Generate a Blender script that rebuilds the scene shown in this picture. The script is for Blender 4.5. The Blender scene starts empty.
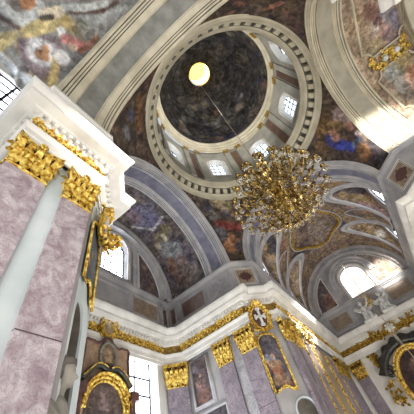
import bpy, bmesh, math, random
from math import sin, cos, pi, sqrt, radians, atan2
from mathutils import Vector, Matrix, noise

random.seed(7)
CAM_F = 266.08
CAM_M = [(0.59404, -0.77478, -0.2164), (0.55378, 0.58899, -0.58857), (0.58347, 0.2298, 0.77895)]
WORLD_S = 0.55
SC = bpy.context.scene
COL = SC.collection
Z2 = 13.6            # springing of the great arches (top of the attic)
TL = 2 * pi

# ------------------------------------------------------------------ materials
def lin(c):
    return tuple((x / 12.92 if x <= 0.04045 else ((x + 0.055) / 1.055) ** 2.4) for x in c[:3])

MATS = {}
def new_mat(name):
    m = bpy.data.materials.new(name); m.use_nodes = True
    nt = m.node_tree; b = nt.nodes['Principled BSDF']
    return m, nt, b

def N(nt, kind, **kw):
    n = nt.nodes.new(kind)
    for k, v in kw.items(): setattr(n, k, v)
    return n

def ramp(nt, stops):
    r = N(nt, 'ShaderNodeValToRGB'); e = r.color_ramp.elements
    while len(e) < len(stops): e.new(0.5)
    for i, (p, c) in enumerate(stops):
        e[i].position = p; e[i].color = (*lin(c), 1)
    return r

def stone(name, c0, c1, scale=1.5, rough=0.6, metal=0.0, bump=0.0, detail=6, lo=0.35, hi=0.65, dist=0.0):
    m, nt, b = new_mat(name)
    tc = N(nt, 'ShaderNodeTexCoord'); geo = N(nt, 'ShaderNodeNewGeometry')
    no = N(nt, 'ShaderNodeTexNoise'); no.inputs['Scale'].default_value = scale; no.inputs['Detail'].default_value = detail
    no.inputs['Distortion'].default_value = dist
    nt.links.new(geo.outputs['Position'], no.inputs['Vector'])
    r = ramp(nt, [(lo, c0), (hi, c1)])
    nt.links.new(no.outputs['Fac'], r.inputs['Fac']); nt.links.new(r.outputs['Color'], b.inputs['Base Color'])
    b.inputs['Roughness'].default_value = rough; b.inputs['Metallic'].default_value = metal
    if bump:
        bp = N(nt, 'ShaderNodeBump'); bp.inputs['Strength'].default_value = bump; bp.inputs['Distance'].default_value = 0.05
        nt.links.new(no.outputs['Fac'], bp.inputs['Height']); nt.links.new(bp.outputs['Normal'], b.inputs['Normal'])
    MATS[name] = m
    return m

def gilt(name, dark, mid, light, scale=9.0, metal=0.35, rough=0.4):
    m = stone(name, mid, light, scale, rough, metal, bump=0.8, detail=3)
    r = [n for n in m.node_tree.nodes if n.type == 'VALTORGB'][0].color_ramp.elements
    r[0].position = .42; r[1].position = .64
    e = r.new(.27); e.color = (*lin(dark), 1)  # dark stop mimics shade in the hollows of the gilt relief
    return m

def marble(name, c0, c1, vein, scale=1.2, rough=0.3, joints=0.0, vs=0.75):
    """cloudy marble with branching veins, optional block joints in height"""
    m, nt, b = new_mat(name)
    geo = N(nt, 'ShaderNodeNewGeometry')
    n1 = N(nt, 'ShaderNodeTexNoise'); n1.inputs['Scale'].default_value = scale; n1.inputs['Detail'].default_value = 8
    n1.inputs['Distortion'].default_value = 1.0
    nt.links.new(geo.outputs['Position'], n1.inputs['Vector'])
    r = ramp(nt, [(0.32, c0), (0.68, c1)]); nt.links.new(n1.outputs['Fac'], r.inputs['Fac'])
    n2 = N(nt, 'ShaderNodeTexNoise'); n2.inputs['Scale'].default_value = scale * 2.2; n2.inputs['Detail'].default_value = 7
    n2.inputs['Distortion'].default_value = 1.8
    nt.links.new(geo.outputs['Position'], n2.inputs['Vector'])
    s = N(nt, 'ShaderNodeMath', operation='SUBTRACT'); s.inputs[1].default_value = 0.5
    a = N(nt, 'ShaderNodeMath', operation='ABSOLUTE')
    nt.links.new(n2.outputs['Fac'], s.inputs[0]); nt.links.new(s.outputs[0], a.inputs[0])
    vr = ramp(nt, [(0.0, (1, 1, 1)), (0.045, (0, 0, 0))]); nt.links.new(a.outputs[0], vr.inputs['Fac'])
    mx = N(nt, 'ShaderNodeMixRGB'); mx.inputs['Color2'].default_value = (*lin(vein), 1)
    sc = N(nt, 'ShaderNodeMath', operation='MULTIPLY'); sc.inputs[1].default_value = vs
    nt.links.new(vr.outputs['Color'], sc.inputs[0]); nt.links.new(sc.outputs[0], mx.inputs['Fac'])
    nt.links.new(r.outputs['Color'], mx.inputs['Color1'])
    out = mx.outputs['Color']
    if joints:
        sp = N(nt, 'ShaderNodeSeparateXYZ'); nt.links.new(geo.outputs['Position'], sp.inputs[0])
        md = N(nt, 'ShaderNodeMath', operation='PINGPONG'); md.inputs[1].default_value = joints
        nt.links.new(sp.outputs['Z'], md.inputs[0])
        lt = N(nt, 'ShaderNodeMath', operation='LESS_THAN'); lt.inputs[1].default_value = 0.012
        nt.links.new(md.outputs[0], lt.inputs[0])
        m2 = N(nt, 'ShaderNodeMixRGB'); m2.inputs['Color2'].default_value = (*lin((.38, .33, .36)), 1)
        nt.links.new(lt.outputs[0], m2.inputs['Fac']); nt.links.new(out, m2.inputs['Color1']); out = m2.outputs['Color']
    nt.links.new(out, b.inputs['Base Color']); b.inputs['Roughness'].default_value = rough
    MATS[name] = m
    return m

def emit(name, c, s, pattern=None):
    m, nt, b = new_mat(name)
    b.inputs['Base Color'].default_value = (*lin(c), 1)
    b.inputs['Emission Color'].default_value = (*lin(c), 1); b.inputs['Emission Strength'].default_value = s
    if pattern:
        geo = N(nt, 'ShaderNodeNewGeometry'); no = N(nt, 'ShaderNodeTexVoronoi'); no.inputs['Scale'].default_value = pattern
        nt.links.new(geo.outputs['Position'], no.inputs['Vector'])
        r = ramp(nt, [(0.0, (1, 1, 1)), (0.5, (1, .98, .95)), (.58, (.85, .62, .4)), (.66, (1, 1, .98)), (.78, (.75, .6, .62)), (.86, (1, 1, 1))])
        sp = N(nt, 'ShaderNodeSeparateXYZ'); nt.links.new(no.outputs['Color'], sp.inputs[0]); nt.links.new(sp.outputs['X'], r.inputs['Fac'])
        nt.links.new(r.outputs['Color'], b.inputs['Emission Color'])
    MATS[name] = m
    return m

def fresco_mat(name, palette, cell=1.6, mix=0.45, fine=3.0, contrast=0.5, rough=0.85):
    """painted plaster: colours laid on the surface (attribute) broken into painterly patches"""
    m, nt, b = new_mat(name)
    geo = N(nt, 'ShaderNodeNewGeometry')
    at = N(nt, 'ShaderNodeAttribute'); at.attribute_name = 'paint'
    nw = N(nt, 'ShaderNodeTexNoise'); nw.inputs['Scale'].default_value = 1.3; nw.inputs['Detail'].default_value = 4
    nt.links.new(geo.outputs['Position'], nw.inputs['Vector'])
    vm = N(nt, 'ShaderNodeMixRGB', blend_type='LINEAR_LIGHT'); vm.inputs['Fac'].default_value = 0.35
    nt.links.new(geo.outputs['Position'], vm.inputs['Color1']); nt.links.new(nw.outputs['Color'], vm.inputs['Color2'])
    vo = N(nt, 'ShaderNodeTexVoronoi', feature='SMOOTH_F1'); vo.inputs['Scale'].default_value = cell; vo.inputs['Smoothness'].default_value = 0.35
    nt.links.new(vm.outputs['Color'], vo.inputs['Vector'])
    sp = N(nt, 'ShaderNodeSeparateXYZ'); nt.links.new(vo.outputs['Color'], sp.inputs[0])
    n = len(palette)
    r = ramp(nt, [((i + 0.5) / n, c) for i, c in enumerate(palette)])
    nt.links.new(sp.outputs['X'], r.inputs['Fac'])
    mx = N(nt, 'ShaderNodeMixRGB'); nt.links.new(r.outputs['Color'], mx.inputs['Color2']); nt.links.new(at.outputs['Color'], mx.inputs['Color1'])
    al = N(nt, 'ShaderNodeMath', operation='MULTIPLY'); al.inputs[1].default_value = mix
    iv = N(nt, 'ShaderNodeMath', operation='SUBTRACT'); iv.inputs[0].default_value = 1.0
    nt.links.new(at.outputs['Alpha'], iv.inputs[1]); nt.links.new(iv.outputs[0], al.inputs[0]); nt.links.new(al.outputs[0], mx.inputs['Fac'])
    nf = N(nt, 'ShaderNodeTexNoise'); nf.inputs['Scale'].default_value = fine; nf.inputs['Detail'].default_value = 3.5; nf.inputs['Distortion'].default_value = 1.0
    nt.links.new(geo.outputs['Position'], nf.inputs['Vector'])
    lo, hi = 1 - contrast, 1 + contrast
    mr = N(nt, 'ShaderNodeMapRange'); mr.inputs[1].default_value = 0.33; mr.inputs[2].default_value = 0.67
    mr.inputs[3].default_value = lo; mr.inputs[4].default_value = hi
    nt.links.new(nf.outputs['Fac'], mr.inputs[0])
    mu = N(nt, 'ShaderNodeMixRGB', blend_type='MULTIPLY'); mu.inputs['Fac'].default_value = 1.0
    nt.links.new(mx.outputs['Color'], mu.inputs['Color1']); nt.links.new(mr.outputs[0], mu.inputs['Color2'])
    v2 = N(nt, 'ShaderNodeTexVoronoi'); v2.inputs['Scale'].default_value = cell * 3.0
    nt.links.new(vm.outputs['Color'], v2.inputs['Vector'])
    s2 = N(nt, 'ShaderNodeSeparateXYZ'); nt.links.new(v2.outputs['Color'], s2.inputs[0])
    r2 = N(nt, 'ShaderNodeMapRange'); r2.inputs[3].default_value = 1 - contrast * .65; r2.inputs[4].default_value = 1 + contrast * .75
    nt.links.new(s2.outputs['Y'], r2.inputs[0])
    mu2 = N(nt, 'ShaderNodeMixRGB', blend_type='MULTIPLY'); mu2.inputs['Fac'].default_value = 1.0
    nt.links.new(mu.outputs['Color'], mu2.inputs['Color1']); nt.links.new(r2.outputs[0], mu2.inputs['Color2'])
    nt.links.new(mu2.outputs['Color'], b.inputs['Base Color']); b.inputs['Roughness'].default_value = rough
    MATS[name] = m
    return m

WHITE = stone('white_plaster', (.80, .79, .77), (.88, .87, .85), 1.2)
CREAM = stone('cream_moulding', (.74, .71, .63), (.83, .80, .72), 1.1)  # on the arches, cream and grey mostly put warm and cool light into colour
GREYM = stone('grey_moulding', (.66, .66, .68), (.78, .77, .77), 1.1)
PANELG = stone('grey_arch_panel', (.49, .49, .47), (.60, .60, .58), 1.6, detail=9)
PANELL = stone('lilac_arch_panel', (.44, .44, .50), (.55, .55, .61), 1.3, detail=8)  # lilac mostly puts cool window light into the arch colour
PANELC = stone('beige_arch_panel', (.62, .60, .54), (.70, .68, .62), 1.3, detail=8)
WALLG = stone('grey_stucco', (.60, .59, .60), (.70, .69, .69), 1.0)
ATTIC = stone('attic_stone', (.60, .60, .62), (.71, .70, .70), 0.9)
BEIGEP = marble('beige_panel_marble', (.55, .49, .43), (.66, .60, .53), (.42, .36, .33), 1.6)
BROWNP = marble('brown_panel_marble', (.42, .34, .31), (.53, .45, .40), (.30, .24, .23), 1.6)
GREYP = marble('grey_panel_marble', (.62, .62, .64), (.74, .73, .74), (.50, .49, .52), 1.6)
DARKRED = marble('oxblood_marble', (.36, .26, .25), (.46, .34, .32), (.25, .18, .18), 2.0)
PINK = marble('pink_marble', (.60, .54, .57), (.78, .75, .77), (.52, .42, .46), 3.4, 0.25, joints=2.1, vs=.5)
MAUVE = marble('mauve_marble', (.52, .49, .53), (.64, .60, .63), (.42, .38, .43), 1.1, 0.35, joints=2.6)
PALE = stone('pale_green_stone', (.74, .78, .79), (.82, .85, .86), 1.0, 0.4)
GOLD = gilt('gilding', (.34, .23, .06), (.72, .56, .20), (.98, .88, .52))
GROUNDF = stone('gilded_ground', (.46, .36, .16), (.66, .55, .30), 7.0, 0.5, 0.25, bump=.5)
GROUND = stone('shaded_gilding', (.24, .16, .05), (.42, .30, .10), 6.0, 0.6, 0.2)  # bell darkened to stand for shade behind the capital leaves
GOLDD = gilt('old_gilding', (.26, .18, .06), (.55, .43, .16), (.86, .73, .36))
BRASS = stone('chandelier_brass', (.40, .31, .16), (.80, .70, .48), 6.0, 0.22, 0.75)
GREYST = stone('statue_stone', (.50, .49, .47), (.63, .61, .58), 3.0, 0.7)
WHITEST = stone('white_statue_plaster', (.80, .80, .79), (.90, .90, .89), 3.0, 0.6)
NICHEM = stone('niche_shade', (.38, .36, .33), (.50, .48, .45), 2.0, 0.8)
DARKM = marble('dark_green_marble', (.20, .20, .19), (.32, .31, .29), (.42, .41, .38), 2.5)
REDM = marble('rose_retable_marble', (.60, .50, .42), (.76, .68, .57), (.54, .38, .36), 2.4)
DARKSTRIP = stone('moulding_shade', (.30, .28, .28), (.38, .36, .36), 2.0)  # painted shade for the recesses of the arch ribs
FLOORM = marble('floor_stone', (.58, .54, .50), (.68, .64, .60), (.46, .42, .40), 0.8)
LEAD = stone('lead_bars', (.20, .21, .26), (.28, .29, .35), 4.0, 0.6)
WINT = emit('daylight_glass', (.95, .97, 1.0), 4.0)
WINC = emit('stained_glass', (1.0, .99, .96), 1.0, pattern=4.0)
WIND = emit('drum_glass', (.90, .95, 1.0), .95)
LANT = emit('lantern_daylight', (1.0, .96, .80), 1.1)
LANTY = emit('lantern_yellow', (1.0, .86, .50), 0.75)  # lantern wall and cap glow by themselves to stand for daylight
CORD = stone('cord_wire', (.62, .60, .55), (.70, .68, .62), 5.0, 0.5)
def glass():
    m, nt, b = new_mat('clear_glass')
    b.inputs['Base Color'].default_value = (.95, .93, .88, 1); b.inputs['Roughness'].default_value = 0.02
    b.inputs['IOR'].default_value = 1.45; b.inputs['Transmission Weight'].default_value = 1.0
    return m
GLASS = glass()

# ------------------------------------------------------------------ object helpers
def link_mesh(name, verts, faces, mat, parent=None, smooth=False, recalc=True):
    me = bpy.data.meshes.new(name)
    me.from_pydata([tuple(v) for v in verts], [], faces)
    if recalc:
        bm = bmesh.new(); bm.from_mesh(me); bmesh.ops.recalc_face_normals(bm, faces=bm.faces); bm.to_mesh(me); bm.free()
    if smooth:
        for p in me.polygons: p.use_smooth = True
    me.materials.append(mat)
    o = bpy.data.objects.new(name, me); COL.objects.link(o)
    if parent is not None: o.parent = parent
    return o

class MB:
    def __init__(s): s.v = []; s.f = []
    def add(s, vs, fs, M=None):
        o = len(s.v)
        s.v += [(M @ Vector(v)) if M is not None else Vector(v) for v in vs]
        s.f += [tuple(i + o for i in f) for f in fs]
        return s
    def box(s, x0, x1, y0, y1, z0, z1, M=None):
        vs = [(x, y, z) for x in (x0, x1) for y in (y0, y1) for z in (z0, z1)]
        return s.add(vs, [(0, 1, 3, 2), (4, 6, 7, 5), (0, 4, 5, 1), (2, 3, 7, 6), (0, 2, 6, 4), (1, 5, 7, 3)], M)
    def grid(s, rows, M=None, closed=False):
        n = len(rows[0]); vs = [p for r in rows for p in r]; fs = []
        for i in range(len(rows) - 1):
            for j in range(n if closed else n - 1):
                k = (j + 1) % n
                fs.append((i * n + j, i * n + k, (i + 1) * n + k, (i + 1) * n + j))
        return s.add(vs, fs, M)
    def lathe(s, prof, n=16, a0=0, a1=TL, M=None):
        full = abs(a1 - a0 - TL) < 1e-6
        k = n if full else n + 1
        rows = [[(r * cos(a0 + (a1 - a0) * j / n), r * sin(a0 + (a1 - a0) * j / n), z) for j in range(k)] for r, z in prof]
        return s.grid(rows, M, closed=full)
    def tube(s, pts, r, n=6, M=None):
        pts = [Vector(p) for p in pts]; rows = []
        up = None
        for i, p in enumerate(pts):
            t = (pts[min(i + 1, len(pts) - 1)] - pts[max(i - 1, 0)])
            t = t.normalized() if t.length > 1e-9 else Vector((0, 0, 1))
            if up is None:
                up = Vector((0, 0, 1)) if abs(t.z) < 0.9 else Vector((1, 0, 0))
            b = t.cross(up)
            if b.length < 1e-5: b = t.cross(Vector((.3, .8, .5)))
            b.normalize(); up = b.cross(t)
            rr = r[i] if isinstance(r, (list, tuple)) else r
            rows.append([p + b * (rr * cos(TL * j / n)) + up * (rr * sin(TL * j / n)) for j in range(n)])
        s.grid(rows, M, closed=True)
        k = len(s.v); m = len(rows)
        s.f.append(tuple(range(k - n, k))); s.f.append(tuple(range(k - m * n, k - m * n + n)))
        return s
    def ball(s, c, r, n=8, M=None):
        rx, ry, rz = r if isinstance(r, (tuple, list)) else (r, r, r)
        rows = []
        for i in range(n // 2 + 1):
            a = -pi / 2 + pi * i / (n // 2)
            ca = max(cos(a), 0.02)
            rows.append([(c[0] + rx * ca * cos(TL * j / n), c[1] + ry * ca * sin(TL * j / n), c[2] + rz * sin(a)) for j in range(n)])
        return s.grid(rows, M, closed=True)
    def prism(s, poly, z0, z1, skip=(), cap=False, M=None):
        n = len(poly)
        vs = [(x, y, z0) for x, y in poly] + [(x, y, z1) for x, y in poly]
        fs = [(i, (i + 1) % n, n + (i + 1) % n, n + i) for i in range(n) if i not in skip]
        if cap: fs += [tuple(range(n)), tuple(range(n, 2 * n))]
        return s.add(vs, fs, M)
    def build(s, name, mat, parent=None, smooth=False):
        return link_mesh(name, s.v, s.f, mat, parent, smooth)

def thing(name, label, cat, loc=(0, 0, 0), rotz=0.0, group=None):
    o = bpy.data.objects.new(name, None); COL.objects.link(o); o.empty_display_size = 0.2
    o.location = loc; o.rotation_euler = (0, 0, rotz)
    o['label'] = label; o['category'] = cat
    if group: o['group'] = group
    return o

def tag(o, label, cat, group=None):
    o['label'] = label; o['category'] = cat
    if group: o['group'] = group
    return o

def struct(o):
    o['kind'] = 'structure'; return o

def facing(nx, ny):            # rotation so that local +Y looks along (nx,ny)
    return atan2(ny, nx) - pi / 2

# ------------------------------------------------------------------ sweeping a moulding along a wall line
def miter_path(path, out):
    """offset a polyline to its left by 'out' (the room lies on the left)"""
    P = [Vector(p) for p in path]; res = []
    for i, p in enumerate(P):
        ns = []
        if i > 0:
            d = (P[i] - P[i - 1]).normalized(); ns.append(Vector((-d.y, d.x)))
        if i < len(P) - 1:
            d = (P[i + 1] - P[i]).normalized(); ns.append(Vector((-d.y, d.x)))
        if len(ns) == 1: res.append(p + ns[0] * out)
        else:
            m = (ns[0] + ns[1]); k = m.length_squared
            res.append(p + m * (2 * out / k))
    return res

def sweep(mb, prof, path, seg0=None, seg1=None):
    cols = [[(q.x, q.y, z) for q in miter_path(path, o)] for o, z in prof]
    seg0 = 0 if seg0 is None else seg0; seg1 = len(path) - 1 if seg1 is None else seg1
    mb.grid([c[seg0:seg1 + 1] for c in cols])

# ------------------------------------------------------------------ painting surfaces
DESAT = .22
def smooth01(x):
    x = max(0.0, min(1.0, x)); return x * x * (3 - 2 * x)

def paint(o, base, alt, blobs=(), scale=0.8, amp=1.0, wob=0.35):
    """lay pigment on every vertex: two ground colours, then figures as soft strokes (p, q, radius, colour)"""
    me = o.data
    if 'paint' in me.attributes: me.attributes.remove(me.attributes['paint'])
    at = me.attributes.new('paint', 'FLOAT_COLOR', 'POINT')
    b0 = lin(base); b1 = lin(alt)
    bl = []
    for b in blobs:
        p, q, r, c = b
        bl.append((Vector(p), Vector(q), r, lin(c)))
    out = []
    for v in me.vertices:
        co = v.co
        t = smooth01(0.5 + amp * noise.fractal(co * scale, 1.0, 2.0, 4))
        c = [b0[i] * (1 - t) + b1[i] * t for i in range(3)]; al = 0.0
        if bl:
            w1 = noise.noise(co * 1.6) ; w2 = noise.noise(co * 4.1)
            for p, q, r, col in bl:
                d = q - p; L = d.length_squared
                u = 0 if L < 1e-9 else max(0, min(1, (co - p).dot(d) / L))
                dist = (co - (p + d * u)).length
                if dist > r * 1.9: continue
                dist += r * wob * (w1 + 0.6 * w2)
                w = smooth01((1.15 * r - dist) / (0.4 * r))
                if w > 0:
                    sh = 1.0 + 0.35 * w2
                    g = sum(col) / 3; w *= .88
                    c = [c[i] * (1 - w) + min(1, (col[i] * (1 - DESAT) + g * DESAT) * sh) * w for i in range(3)]
                    al = al * (1 - w) + 0.75 * w
        out += [c[0], c[1], c[2], al]
    at.data.foreach_set('color', out)
    return o

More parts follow.
